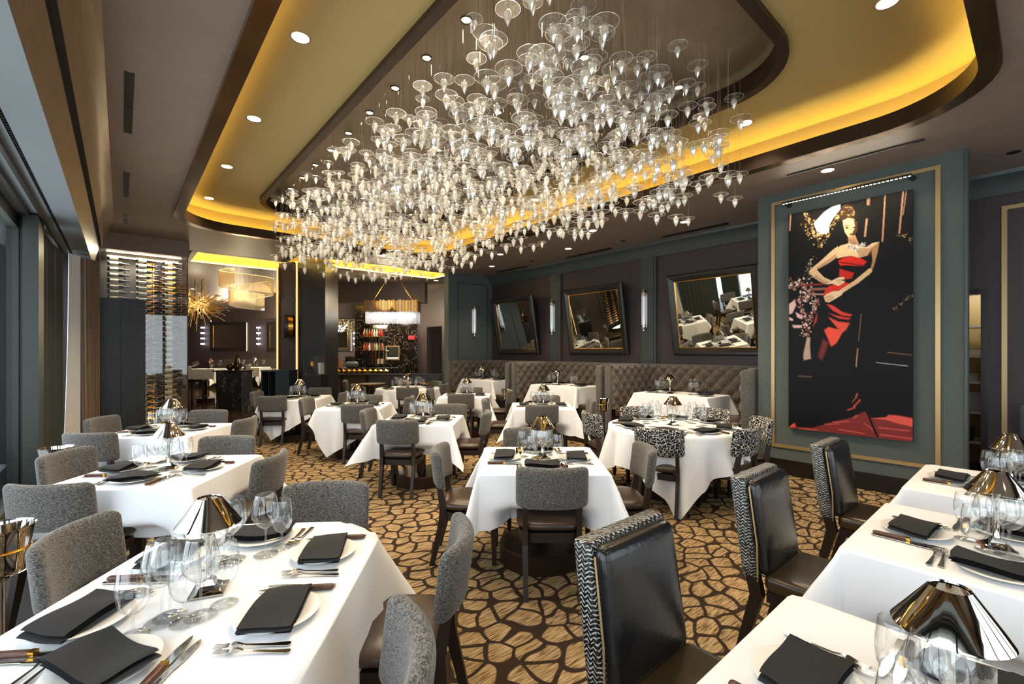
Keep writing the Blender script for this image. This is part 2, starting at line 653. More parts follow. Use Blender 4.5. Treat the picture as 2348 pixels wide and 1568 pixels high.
def plate_with_holes(outer, holes, z):
    """flat polygon with holes -> verts, faces"""
    bm = bmesh.new()
    for loop in [outer] + holes:
        vs = [bm.verts.new((x, y, z)) for x, y in loop]
        for i in range(len(vs)):
            bm.edges.new((vs[i], vs[(i + 1) % len(vs)]))
    bmesh.ops.triangle_fill(bm, use_beauty=True, edges=bm.edges[:], use_dissolve=False)
    bm.verts.index_update()
    v = [tuple(x.co) for x in bm.verts]
    f = [tuple(x.index for x in fc.verts) for fc in bm.faces]
    bm.free()
    return v, f


def band(mb, loopA, loopB, zA, zB):
    n = len(loopA)
    v = [(x, y, zA) for x, y in loopA] + [(x, y, zB) for x, y in loopB]
    mb.add(v, [(i, (i + 1) % n, n + (i + 1) % n, n + i) for i in range(n)])


# ------------------------------------------------------------------ the shell
CEIL = 3.64
WALLX = 7.8          # mirror wall
PX = 6.5             # face of the wall block that carries the painting
FARY = 9.95          # green return wall

mb = MB().box(-1.2, 9.4, -3.4, 10.6, -0.12, 0.0)
struct('floor', mb, 'carpet', label='patterned carpet of tan cells in a dark brown net')
mb = MB().box(-3.1, 16.1, 10.6, 32.0, -0.12, 0.0)
struct('floor_marble', mb, 'floor_marble', label='polished brown marble floor of the bar and lounge')

tray_out = rrect(3.0, 4.64, 2.42, 4.46, 0.85, 12)
tray_in = rrect(3.0, 4.64, 2.30, 4.34, 0.75, 12)
cove = rrect(3.0, 4.64, 2.56, 4.60, 0.98, 12)
rec_out = rrect(3.04, 4.9, 1.41, 3.64, 0.7, 12)
rec_in = rrect(3.04, 4.9, 1.33, 3.56, 0.63, 12)
bar_rec = [(2.9, 10.3), (6.7, 10.3), (6.7, 11.3), (2.9, 11.3)]
loun_rec = [(1.2, 11.4), (3.7, 11.4), (3.7, 12.7), (1.2, 12.7)]

mb = MB()
v, f = plate_with_holes([(-0.09, -3.4), (12.0, -3.4), (12.0, 9.9), (16.1, 9.9), (16.1, 32.0), (-3.1, 32.0), (-3.1, 10.0), (-0.09, 10.0)], [tray_out, bar_rec, loun_rec], CEIL)
mb.add(v, f)
struct('ceiling', mb, 'ceiling_paint', label='dark mauve-brown painted ceiling')
# bronze lip hanging round the tray, with an upstand that hides the cove lighting
mb = MB()
band(mb, tray_out, tray_out, CEIL + 0.01, CEIL - 0.05)
band(mb, tray_out, tray_in, CEIL - 0.05, CEIL - 0.05)
struct('trim_1', mb, 'bronze_trim', 30, label='polished bronze lip round the oval ceiling tray')
mb = MB()
band(mb, tray_in, tray_in, CEIL - 0.05, CEIL + 0.10)
band(mb, tray_in, tray_out, CEIL + 0.10, CEIL + 0.10)
struct('trim_2', mb, 'dark_bronze', 30, label='dark upstand inside the ceiling tray lip')
TRAYZ = 3.98
mb = MB()
v, f = plate_with_holes(cove, [rec_out], TRAYZ)
mb.add(v, f)
band(mb, cove, cove, CEIL, TRAYZ)
struct('ceiling_tray', mb, 'tray_paint', 40, label='olive-gold recessed ceiling tray')
bpy.data.objects['ceiling_tray']['kind'] = 'structure'
mb = MB()
led_a = rrect(3.0, 4.64, 2.47, 4.51, 0.9, 12)
led_b = rrect(3.0, 4.64, 2.50, 4.54, 0.93, 12)
band(mb, led_a, led_b, CEIL + 0.06, CEIL + 0.06)
o = struct('cove_light_strip', mb, 'cove_led', 0)
tag(o, 'warm light strip hidden in the cove of the oval ceiling tray', 'light strip')
o['kind'] = 'thing'
# inner recess
RECZ = 4.14
mb = MB()
band(mb, rec_out, rec_out, TRAYZ, TRAYZ - 0.05)
band(mb, rec_out, rec_in, TRAYZ - 0.05, TRAYZ - 0.05)
band(mb, rec_in, rec_in, TRAYZ - 0.05, RECZ - 0.04)
struct('trim_3', mb, 'dark_bronze', 30, label='dark bronze frame round the chandelier recess')
mb = MB()
v, f = plate_with_holes(rrect(3.04, 4.9, 1.45, 3.7, 0.72, 12), [], RECZ)
mb.add(v, f)
struct('ceiling_recess', mb, 'recess_bronze', label='burnished bronze ceiling over the chandelier')
bpy.data.objects['ceiling_recess']['kind'] = 'structure'
for nm, hole in (('ceiling_bar_recess', bar_rec), ('ceiling_lounge_recess', loun_rec)):
    mb = MB()
    x0, y0 = hole[0]
    x1, y1 = hole[2]
    mb.box(x0 - 0.1, x1 + 0.1, y0 - 0.1, y1 + 0.1, CEIL + 0.16, CEIL + 0.2)
    mb.box(x0 - 0.14, x0 - 0.1, y0 - 0.1, y1 + 0.1, CEIL, CEIL + 0.2)
    mb.box(x1 + 0.1, x1 + 0.14, y0 - 0.1, y1 + 0.1, CEIL, CEIL + 0.2)
    mb.box(x0 - 0.1, x1 + 0.1, y0 - 0.14, y0 - 0.1, CEIL, CEIL + 0.2)
    mb.box(x0 - 0.1, x1 + 0.1, y1 + 0.1, y1 + 0.14, CEIL, CEIL + 0.2)
    struct(nm, mb, 'tray_paint', label='gold-lit rectangular ceiling recess')
    bpy.data.objects[nm]['kind'] = 'structure'
    mb = MB()
    for (a, b, c, d) in ((x0, x1, y1 + 0.02, y1 + 0.05), (x0, x1, y0 - 0.05, y0 - 0.02), (x0 - 0.05, x0 - 0.02, y0, y1), (x1 + 0.02, x1 + 0.05, y0, y1)):
        mb.box(a, b, c, d, CEIL + 0.02, CEIL + 0.03)
    o = obj('cove_light_strip', mb.mesh('cove_light_strip', 'cove_led', 0))
    tag(o, 'warm light strip in the ceiling recess over the ' + ('bar' if 'bar' in nm else 'lounge'), 'light strip')

# walls
mb = MB().box(WALLX, WALLX + 0.15, 2.5, 12.55, 0, CEIL).box(WALLX, WALLX + 0.15, 12.55, 13.5, 2.4, CEIL).box(WALLX, WALLX + 0.15, 13.5, 15.5, 0, CEIL)
mb.box(WALLX, WALLX + 0.15, 1.3, 2.5, 0, CEIL).box(WALLX, WALLX + 0.15, 0.49, 1.3, 2.27, CEIL).box(WALLX, WALLX + 0.15, -3.4, 0.49, 0, CEIL)
struct('wall_right', mb, 'wall_brown', label='dark brown panelled wall behind the booths')
mb = MB().box(PX, PX + 0.15, 0.52, 2.5, 0, CEIL)
struct('wall_block', mb, 'linen_weave', label='grey-green linen covered wall carrying the picture')
mb = MB().box(6.38, WALLX - 0.002, FARY, FARY + 0.2, 0, CEIL)
struct('wall_return', mb, 'linen_weave', label='grey-green return wall with a sconce beyond the booths')
for nm in ('wall_block', 'wall_return'):
    bpy.data.objects[nm]['kind'] = 'structure'
# rear wall with windows (behind the camera)
mb = MB().box(-1.2, -0.3, -3.6, -3.4, 0, CEIL).box(6.7, 9.4, -3.6, -3.4, 0, CEIL).box(-0.3, 6.7, -3.6, -3.4, 0, 0.5).box(-0.3, 6.7, -3.6, -3.4, 3.2, CEIL)
for x in (1.4, 3.2, 5.0):
    mb.box(x - 0.06, x + 0.06, -3.6, -3.4, 0.5, 3.2)
struct('wall_rear', mb, 'wall_brown', label='rear wall with tall windows')
for i, (a, b) in enumerate(((-0.3, 1.34), (1.46, 3.14), (3.26, 4.94), (5.06, 6.7))):
    o = struct('window_%d' % (10 + i), MB().box(a, b, -3.52, -3.48, 0.5, 0.56).box(a, b, -3.52, -3.48, 3.14, 3.2), 'window_frame', label='tall window in the rear wall')
    obj('pane', MB().box(a, b, -3.505, -3.495, 0.56, 3.14).mesh('pane', 'pane', 0), parent=o)
# crown moulding on the mirror wall
prof = [(0.0, 0.0), (0.0, -0.24), (-0.03, -0.24), (-0.05, -0.20), (-0.07, -0.14), (-0.12, -0.07), (-0.18, -0.04), (-0.19, 0.0)]
for nm, y0, y1 in (('trim_4', 2.55, FARY), ('trim_5', -3.4, 2.54)):
    mb = MB()
    n = len(prof)
    mb.add([(WALLX - 0.001 + a, y, CEIL - 0.001 + b) for y in (y0, y1) for a, b in prof],
           [tuple(range(n)), tuple(range(n, 2 * n))[::-1]] + [(i, n + i, n + (i + 1) % n, (i + 1) % n) for i in range(n)])
    struct(nm, mb, 'teal_trim', 30, label='dark grey-green crown moulding along the brown wall')
# pilasters on the mirror wall
for i, y in enumerate((7.42, 4.92)):
    mb = MB().box(WALLX - 0.03, WALLX - 0.001, y - 0.02, y + 0.24, 0, CEIL - 0.24).box(WALLX - 0.05, WALLX - 0.001, y - 0.10, y - 0.055, 0, CEIL - 0.24).box(WALLX - 0.05, WALLX - 0.001, y - 0.045, y - 0.02, 0, CEIL - 0.24)
    struct('trim_%d' % (6 + i), mb, 'teal_trim', label='narrow grey-green pilaster between two leaning mirrors')
# frame mouldings


def frame_y(name, x, y0, y1, z0, z1, wdt, mat, depth=0.02, label=None):
    mb = MB()
    mb.box(x - depth, x - 0.0005, y0, y1, z0, z0 + wdt).box(x - depth, x - 0.0005, y0, y1, z1 - wdt, z1)
    mb.box(x - depth, x - 0.0005, y0, y0 + wdt, z0 + wdt, z1 - wdt).box(x - depth, x - 0.0005, y1 - wdt, y1, z0 + wdt, z1 - wdt)
    return struct(name, mb, mat, label=label)


def frame_x(name, y, x0, x1, z0, z1, wdt, mat, depth=0.02, label=None):
    mb = MB()
    mb.box(x0, x1, y - depth, y - 0.0005, z0, z0 + wdt).box(x0, x1, y - depth, y - 0.0005, z1 - wdt, z1)
    mb.box(x0, x0 + wdt, y - depth, y - 0.0005, z0 + wdt, z1 - wdt).box(x1 - wdt, x1, y - depth, y - 0.0005, z0 + wdt, z1 - wdt)
    return struct(name, mb, mat, label=label)


frame_y('trim_8', PX, 0.70, 2.33, 0.34, 3.53, 0.04, 'gold_trim', label='pale gold moulding framing the picture wall panel')
frame_y('trim_9', WALLX, -2.2, 0.32, 0.3, 3.27, 0.045, 'gold_trim', label='pale gold moulding on the brown wall beside the doorway')
frame_x('trim_10', FARY, 6.66, 7.62, 0.4, 3.40, 0.022, 'teal_trim', 0.015, label='panel moulding round the far sconce')
mb = MB().box(PX - 0.02, PX - 0.001, 0.50, 2.5, 0, 0.19).box(PX - 0.035, PX - 0.001, 0.50, 2.5, 0.0, 0.10)
struct('baseboard_right', mb, 'dark_wood', label='dark stepped baseboard under the picture wall')
mb = MB().box(PX - 0.012, PX + 0.15, 0.50, 0.52, 0, CEIL)
struct('trim_11', mb, 'teal_trim', label='dark corner edge of the picture wall')
# raised booth platform
mb = MB().box(6.05, WALLX - 0.001, 2.5, FARY - 0.001, 0.0, 0.15)
struct('floor_platform', mb, 'dark_wood', label='low dark wood platform under the booths')
bpy.data.objects['floor_platform']['kind'] = 'structure'
PLAT = 0.15

# left side: cove, timber beams, grey soffit and window frames
mb = MB()
yl0, yl1 = -3.4, 10.3


def strip(mb, pts, y0, y1):
    n = len(pts)
    mb.add([(x, y, z) for y in (y0, y1) for x, z in pts], [(i, i + 1, n + i + 1, n + i) for i in range(n - 1)])


strip(mb, [(-0.09, CEIL), (-0.15, 3.60), (-0.205, 3.50), (-0.245, 3.34)], yl0, yl1)
struct('trim_12', mb, 'soffit_wood', 60, label='curved bronze-toned timber cornice above the windows')
mb = MB()
strip(mb, [(-0.245, 3.34), (-0.285, 3.34), (-0.285, 3.30)], yl0, yl1)
struct('trim_13', mb, 'black', label='dark shadow gap between the timber cornices')
mb = MB()
strip(mb, [(-0.285, 3.30), (-0.32, 3.18), (-0.35, 3.0)], yl0, yl1)
struct('trim_14', mb, 'soffit_wood', 60, label='lower timber cornice above the windows')
mb = MB()
strip(mb, [(-0.35, 3.0), (-0.535, 3.0)], yl0, yl1)
strip(mb, [(-0.56, 3.0), (-1.2, 3.0)], yl0, yl1)
struct('ceiling_window_soffit', mb, 'soffit_grey', label='grey soffit over the window line')
bpy.data.objects['ceiling_window_soffit']['kind'] = 'structure'
mb = MB()
strip(mb, [(-0.535, 3.0), (-0.535, 3.05), (-0.56, 3.05), (-0.56, 3.0)], yl0, yl1)
k = 0
y = yl0
while y < yl1:
    mb.box(-0.556, -0.539, y, y + 0.012, 2.998, 3.02)
    y += 0.045
struct('trim_15', mb, 'black', label='black slotted air grille in the grey soffit')

# window wall
GX = -0.86
win_y = [-3.4, -0.6, 1.7, 3.9, 7.0, 9.5]
for i in range(len(win_y) - 1):
    a, b = win_y[i], win_y[i + 1]
    mb = MB().box(GX - 0.04, GX + 0.05, a, a + 0.07, 0, 3.0).box(GX - 0.04, GX + 0.05, b - 0.07, b, 0, 3.0).box(GX - 0.04, GX + 0.05, a, b, 0, 0.12).box(GX - 0.04, GX + 0.05, a, b, 2.86, 3.0)
    o = struct('window_%d' % (i + 1), mb, 'window_frame', label='tall dark framed window of the side wall')
    mb = MB().box(GX - 0.006, GX + 0.006, a + 0.07, b - 0.07, 0.12, 2.86)
    obj('pane', mb.mesh('pane', 'pane', 0), parent=o)
mb = MB().box(GX - 0.02, GX + 0.20, 6.95, 7.3, 0, 3.0).box(GX + 0.10, GX + 0.215, 6.72, 6.95, 0, 2.98)
struct('wall_left_column', mb, 'window_frame', label='grey metal clad column between the windows')
bpy.data.objects['wall_left_column']['kind'] = 'structure'
mb = MB().box(-1.2, -0.36, 9.55, 9.7, 0, CEIL).box(-1.2, -0.9, 9.7, 14.0, 0, CEIL)
struct('wall_left', mb, 'wall_brown', label='dark end wall by the curtains')
for x in (-0.62, -0.72):
    mb = MB().box(x - 0.012, x + 0.012, -3.4, 9.4, 2.955, 2.999)
    struct('trim_%d' % (16 if x > -0.7 else 17), mb, 'dark_bronze', label='curtain track along the window soffit')

# doorway on the right and the pantry seen through it
mb = MB().box(WALLX - 0.015, WALLX - 0.001, 0.43, 0.49, 0, 2.33).box(WALLX - 0.015, WALLX - 0.001, 0.49, 1.3, 2.27, 2.33)
struct('door_1', mb, 'dark_wood', label='dark doorway frame to the pantry')
mb = MB().box(9.3, 9.4, -1.5, 3.0, 0, 2.7).box(7.95, 9.4, -1.5, 3.0, 2.6, 2.7).box(7.95, 9.4, 2.9, 3.0, 0, 2.6).box(7.95, 9.4, -1.5, -1.4, 0, 2.6)
struct('wall_pantry', mb, 'tray_paint', label='cream walls of the pantry seen through the doorway')
bpy.data.objects['wall_pantry']['kind'] = 'structure'
lamp('pantry_ceiling_lamp', 'POINT', (8.6, 0.6, 2.45), 18, (1.0, 0.93, 0.8), shadow_soft_size=0.15)

# dark boards along the window line
o = struct('floor_border', MB().box(-1.2, -0.38, -3.4, 9.5, 0.0, 0.004), 'black', label='dark wooden border floor along the windows')
o['kind'] = 'structure'
plank = MB().box(-0.075, 0.075, -0.70, 0.70, 0.004, 0.012).mesh('plank', 'floor_plank', 0)
for i in range(5):
    for j in range(9):
        obj('plank', plank, (-0.46 - 0.158 * i, -2.6 + 1.42 * j + (0.7 if i % 2 else 0.0) - 0.3, 0), parent=o)

# ------------------------------------------------------------------ furniture meshes


def bent_back(mb, h, r, c, curve, rake, seg=(12, 2, 5)):
    def fn(q):
        x, y, z = q
        return (x, y + curve * x * x - rake * (z - 0.57), z)
    return mb.rbox(h, r, seg, c, fn)


def tweed_chair(fabric, leather, curve=1.2, tag_='tweed_chair'):
    seat = MB().rbox((0.228, 0.222, 0.042), (0.13, 0.13, 0.036), (4, 4, 2), (0, 0.0, 0.438)).mesh(tag_ + '_seat', leather)
    fr = MB().prism(rrect(0, 0.0, 0.212, 0.207, 0.10, 5), 0.335, 0.398).mesh(tag_ + '_seat_frame', 'chair_leg_wood')
    back = bent_back(MB(), (0.236, 0.034, 0.137), (0.045, 0.032, 0.04), (0, -0.262, 0.705), curve, 0.12).mesh(tag_ + '_backrest', fabric)
    parts = [('seat', seat), ('seat_frame', fr), ('backrest', back)]
    for sx in (-1, 1):
        f = MB().bar((sx * 0.172, 0.178, 0), (sx * 0.176, 0.172, 0.345), 0.032, 0.032, 0.046, 0.046).mesh(tag_ + '_leg', 'chair_leg_wood', 0)
        rr = MB().bar((sx * 0.172, -0.285, 0), (sx * 0.176, -0.205, 0.33), 0.032, 0.036, 0.034, 0.055)
        rr.bar((sx * 0.176, -0.205, 0.33), (sx * 0.176, -0.200, 0.42), 0.034, 0.055, 0.034, 0.052).bar((sx * 0.176, -0.200, 0.42), (sx * 0.174, -0.238, 0.64), 0.034, 0.052, 0.032, 0.034)
        parts += [('leg', f), ('leg', rr.mesh(tag_ + '_rear_leg', 'chair_leg_wood', 0))]
    return parts


CH_GREY = tweed_chair('tweed', 'leather_seat')
CH_SCRIB = tweed_chair('scribble_fabric', 'leather_seat', 1.5, 'scribble_chair')


def leather_chair():
    def fb(q):
        x, y, z = q
        pil = 0.012 * max(0.0, 1 - (x / 0.22) ** 2) * max(0.0, 1 - ((z - 0.69) / 0.25) ** 2)
        return (x * (1 - 0.05 * (z - 0.45)), y - 0.14 * (z - 0.45) + pil, z)
    seat = MB().rbox((0.235, 0.225, 0.045), (0.05, 0.05, 0.03), (4, 4, 2), (0, 0.02, 0.44)).mesh('leather_chair_seat', 'olive_leather')
    fr = MB().box(-0.215, 0.215, -0.19, 0.225, 0.345, 0.40).mesh('leather_chair_frame', 'dark_wood', 0)
    cushion = MB().rbox((0.222, 0.032, 0.232), (0.04, 0.028, 0.04), (8, 2, 8), (0, -0.200, 0.695), fb).mesh('leather_chair_back', 'black_leather')
    shell = MB().rbox((0.240, 0.036, 0.246), (0.018, 0.018, 0.018), (3, 2, 3), (0, -0.262, 0.690), lambda q: (q[0] * (1 - 0.05 * (q[2] - 0.45)), q[1] - 0.14 * (q[2] - 0.45), q[2])).mesh('leather_chair_shell', 'zigzag_weave')
    pips = []
    for sx in (-1, 1):
        pip = MB().tube([(sx * 0.236, -0.222, 0.44), (sx * 0.236, -0.226, 0.62), (sx * 0.232, -0.266, 0.90)], 0.004, 5)
        pips.append(('piping', pip.mesh('leather_chair_piping', 'gold_trim')))
    parts = [('seat', seat), ('seat_frame', fr), ('backrest', cushion, pips), ('back_shell', shell, None, 'black and silver zigzag woven band')]
    for sx in (-1, 1):
        parts.append(('leg', MB().bar((sx * 0.19, 0.20, 0), (sx * 0.19, 0.20, 0.36), 0.034, 0.034, 0.05, 0.05).mesh('leather_chair_leg', 'dark_wood', 0)))
        parts.append(('leg', MB().bar((sx * 0.20, -0.33, 0), (sx * 0.205, -0.235, 0.36), 0.036, 0.04, 0.045, 0.06).bar((sx * 0.205, -0.235, 0.36), (sx * 0.218, -0.250, 0.46), 0.045, 0.06, 0.044, 0.06).mesh('leather_chair_rear_leg', 'dark_wood', 0)))
    return parts


CH_LEATHER = leather_chair()


def table_parts(kind, hx, hy, rc, H=0.75, drum=0.31):
    top = MB().prism(rrect(0, 0, hx - 0.055, hy - 0.055, max(rc - 0.05, 0.012), 6), H - 0.035, H - 0.004).mesh(kind + '_top', 'dark_wood', 0)
    col = MB().lathe([(0.055, 0.13), (0.055, H - 0.03)], 16).mesh(kind + '_column', 'dark_bronze')
    base = MB().lathe([(0.0, 0.0), (drum, 0.0), (drum, 0.125), (drum - 0.01, 0.135), (0.06, 0.14)], 32).mesh(kind + '_base', 'dark_bronze')
    return [('tabletop', top), ('column', col), ('base', base)]


def cloth_mesh(name, hx, hy, rc, Lx, Ly, rot, H=0.75, sp=0.024, seed=1, folds=0, push=False):
    """cloth laid over a table: flat top, sides hanging straight, the spare cloth at the corners standing out as pointed folds"""
    r_ = np.random.default_rng(seed)

    def ticks(L, h):
        if abs(rot) > 1e-6:
            return np.linspace(-L / 2, L / 2, int(L / sp) + 1)
        n1, n2 = 14, max(8, int((L / 2 - h) / sp))
        side = np.concatenate([[h + 0.003, h + 0.009], np.linspace(h + 0.018, L / 2, n2)])
        return np.concatenate([-side[::-1], [-(h - 0.001)], np.linspace(-h + 0.03, h - 0.03, n1), [h - 0.001], side])
    tx, ty = ticks(Lx, hx), ticks(Ly, hy)
    nx, ny = len(tx), len(ty)
    gx, gy = np.meshgrid(tx, ty, indexing='ij')
    c, s = math.cos(rot), math.sin(rot)
    x, y = gx * c - gy * s, gx * s + gy * c
    ax, ay = hx - rc, hy - rc
    qx, qy = np.abs(x) - ax, np.abs(y) - ay
    ox, oy = np.maximum(qx, 0), np.maximum(qy, 0)
    ol = np.hypot(ox, oy)
    sd = ol + np.minimum(np.maximum(qx, qy), 0) - rc
    rho = np.maximum(sd, 0)
    sx, sy = np.sign(x), np.sign(y)
    phi = np.where(ol > 1e-6, np.arctan2(oy, ox), np.where(qx > qy, 0.0, PI / 2))
    corner = (ox > 0) & (oy > 0)
    f = np.where(corner, np.sin(2 * phi) ** 2, 0.0)
    quad = ((sx > 0).astype(int) + 2 * (sy > 0).astype(int))
    swing = r_.uniform(0.15, 0.5, 4) * np.where(r_.random(4) > 0.5, 1, -1)
    flare = np.array([0.36, 0.46, 0.40, 0.50])[r_.permutation(4)]
    ang = phi + swing[quad] * f * np.minimum(rho / 0.2, 1)
    bx, by = np.minimum(np.abs(x), ax) * sx + rc * np.cos(phi) * sx, np.minimum(np.abs(y), ay) * sy + rc * np.sin(phi) * sy
    if folds:
        th = np.arctan2(y, x)
        wv = np.sin(folds * th + 1.3 * np.sin(2 * th + seed)) + 0.35 * np.sin((2 * folds - 3) * th + seed)
        out = rho * (0.13 + 0.13 * wv * np.minimum(rho / 0.12, 1))
        ang = phi
    else:
        arc = np.where(np.abs(x) > ax, y, x)
        rip = np.sin(arc * 2 * PI / 0.52 + seed + 2.0 * quad) * 0.55 + np.sin(arc * 2 * PI / 0.21 + 2 * seed + quad) * 0.35
        out = rho * (0.06 + 0.085 * rip * np.minimum(rho / 0.25, 1) * (~corner) + flare[quad] * f)
    if push:
        d_ = np.where(np.abs(x) > ax, hy, hx)
        wv = np.clip((0.34 - np.abs(arc)) / 0.12, 0, 1) * (~corner)
        k_ = np.clip((rho - 0.20) / 0.12, 0, 1)
        out = out - 0.24 * wv * wv * (3 - 2 * wv) * k_ * k_ * (3 - 2 * k_)
    drop = np.sqrt(np.maximum(rho ** 2 - np.minimum(out, rho * 0.6) ** 2 * (out > 0), 0))
    P = np.stack([np.where(rho > 0, bx + out * np.cos(ang) * sx + 0.004 * sx * (rho > 0), x), np.where(rho > 0, by + out * np.sin(ang) * sy + 0.004 * sy * (rho > 0), y), H + 0.0045 - drop], -1)
    idx = np.arange(nx * ny).reshape(nx, ny)
    fs = np.stack([idx[:-1, :-1], idx[1:, :-1], idx[1:, 1:], idx[:-1, 1:]], -1).reshape(-1, 4)
    m = MB()
    m.add(P.reshape(-1, 3).tolist(), fs.tolist())
    me = m.mesh(name, 'linen', 0)
    me.polygons.foreach_set('use_smooth', [True] * len(me.polygons))
    return me


CLOTH_SQ = cloth_mesh('square_cloth', 0.45, 0.45, 0.02, 1.64, 1.64, 0.0, seed=2, push=True)
CLOTH_TURN = cloth_mesh('turned_cloth', 0.45, 0.45, 0.02, 1.66, 1.66, 0.55, seed=3)
CLOTH_LONG = cloth_mesh('long_cloth', 0.47, 0.60, 0.27, 1.72, 1.98, 0.0, seed=4)
CLOTH_RND = cloth_mesh('round_cloth', 0.70, 0.70, 0.695, 2.15, 2.15, 0.5, seed=5, folds=11)
CLOTH_BOOTH = cloth_mesh('booth_cloth', 0.38, 0.62, 0.03, 1.42, 1.90, 0.0, seed=6)
TB_SQ = table_parts('square_table', 0.45, 0.45, 0.03)
TB_LONG = table_parts('long_table', 0.47, 0.60, 0.27)
TB_RND = table_parts('round_table', 0.70, 0.70, 0.69, drum=0.36)
TB_BOOTH = table_parts('booth_table', 0.38, 0.62, 0.05, drum=0.27)
TZ = 0.757

# ---- table lamp
sh = MB().lathe([(0.033, 0.318), (0.035, 0.322), (0.038, 0.318), (0.097, 0.236), (0.099, 0.232), (0.096, 0.230), (0.036, 0.314)], 32)
cup = MB().lathe([(0.03, 0.232), (0.032, 0.218), (0.024, 0.200), (0.018, 0.196), (0.016, 0.190), (0.0, 0.19)], 20)
stem = MB().lathe([(0.0125, 0.04), (0.0125, 0.048), (0.011, 0.052), (0.010, 0.18), (0.016, 0.188), (0.016, 0.196)], 10)
bs = MB()
prev = [(0.052, 0.0), (0.052, 0.006), (0.034, 0.014), (0.022, 0.026), (0.015, 0.044)]
for (a, za), (b, zb) in zip(prev[:-1], prev[1:]):
    bs.hexa([(-a, -a, za), (a, -a, za), (a, a, za), (-a, a, za)], [(-b, -b, zb), (b, -b, zb), (b, b, zb), (-b, b, zb)])
bulb = MB().lathe([(0.0, 0.30), (0.02, 0.29), (0.02, 0.235), (0.0, 0.23)], 10)
LAMP = [('shade', sh.mesh('lamp_shade', 'lamp_metal')), ('socket_cup', cup.mesh('lamp_cup', 'chrome')), ('stem', stem.mesh('lamp_stem', 'chrome')), ('base', bs.mesh('lamp_base', 'lamp_metal', 30)), ('diffuser', bulb.mesh('lamp_diffuser', 'white_plastic'))]

# ---- glasses


def glass_parts(kind, foot, stem_h, bowl, k=1.0):
    foot, stem_h, bowl = foot * k, stem_h * k, [(r * k, z * k) for r, z in bowl]
    ft = MB().lathe([(0.0, 0.0015), (foot, 0.001), (foot, 0.0025), (foot * 0.5, 0.006), (0.006, 0.012)], 24).mesh(kind + '_foot', 'glass')
    st = MB().lathe([(0.006, 0.012), (0.0036, 0.03), (0.0036, stem_h * 0.8), (0.007, stem_h)], 10).mesh(kind + '_stem', 'glass')
    bw = MB().lathe([(0.004, stem_h)] + [(r, stem_h + z) for r, z in bowl], 28).mesh(kind + '_bowl', 'glass')
    return [('bowl', bw), ('stem', st), ('foot', ft)]


WINE = glass_parts('wine_glass', 0.041, 0.098, [(0.016, 0.004), (0.030, 0.016), (0.043, 0.034), (0.0475, 0.052), (0.046, 0.072), (0.040, 0.100), (0.034, 0.125), (0.033, 0.126), (0.0335, 0.122)], 1.1)
WATER = glass_parts('water_goblet', 0.036, 0.058, [(0.014, 0.003), (0.026, 0.014), (0.034, 0.032), (0.0375, 0.056), (0.037, 0.080), (0.033, 0.110), (0.0315, 0.120), (0.031, 0.121), (0.0315, 0.117)], 1.13)

# ---- plate, napkin, cutlery
PLATE = MB().lathe([(0.0, 0.004), (0.075, 0.004), (0.09, 0.010), (0.122, 0.016), (0.124, 0.018), (0.121, 0.019), (0.09, 0.013), (0.072, 0.0065), (0.0, 0.0065)], 40).mesh('plate', 'china')


def napkin_mesh(name, wdt, dep, sag, seed):
    r_ = random.Random(seed)
    path = []
    th = 0.0045
    lay = 4
    for k in range(lay):
        z = 0.003 + k * th * 1.5
        xs = np.linspace(-wdt / 2, wdt / 2 - 0.006 * k, 12)
        if k % 2:
            xs = xs[::-1]
        for x in xs:
            path.append((x, z))
        if k < lay - 1:
            e = xs[-1]
            sg = 1 if e > 0 else -1
            path.append((e + sg * 0.006, z + th * 0.75))
    mb = MB()
    ny = 8
    vs, fs = [], []
    n = len(path)
    for j in range(ny + 1):
        y = -dep / 2 + dep * j / ny
        for (x, z) in path:
            wob = 0.006 * math.sin(5 * x / wdt + 2 * y / dep + seed) + sag * ((x / wdt * 2) ** 2)
            sk = 0.18 * y
            vs.append((x + sk * 0.3 + 0.003 * math.sin(7 * y / dep + seed), y * (1 - 0.10 * (x / wdt + 0.5)), max(0.001, z + wob + 0.003)))
    for j in range(ny):
        for i in range(n - 1):
            fs.append((j * n + i, j * n + i + 1, (j + 1) * n + i + 1, (j + 1) * n + i))
    mb.add(vs, fs)
    me = mb.mesh(name, 'napkin', 50)
    return me


NAPKINS = [napkin_mesh('napkin_%s' % k, 0.24, 0.15, sg, sd) for k, (sg, sd) in (('a', (0.0, 1)), ('b', (0.004, 4)), ('c', (-0.003, 7)))]


def flat_shape(outline, thick, zf):
    mb = MB()
    n = len(outline)
    mb.add([(x, y, zf(y) + thick) for x, y in outline] + [(x, y, zf(y)) for x, y in outline], [tuple(range(n)), tuple(range(2 * n - 1, n - 1, -1))] + [(i, n + i, n + (i + 1) % n, (i + 1) % n) for i in range(n)])
    return mb


def ribbon(mb, ys, ws, zf, thick, x0=0.0):
    vs, fs = [], []
    for y, wd in zip(ys, ws):
        vs += [(x0 - wd, y, zf(y)), (x0 + wd, y, zf(y)), (x0 + wd, y, zf(y) + thick), (x0 - wd, y, zf(y) + thick)]
    for i in range(len(ys) - 1):
        a, b = 4 * i, 4 * i + 4
        for k in range(4):
            fs.append((a + k, a + (k + 1) % 4, b + (k + 1) % 4, b + k))
    fs += [(3, 2, 1, 0), tuple(len(vs) - 4 + k for k in range(4))]
    return mb.add(vs, fs)


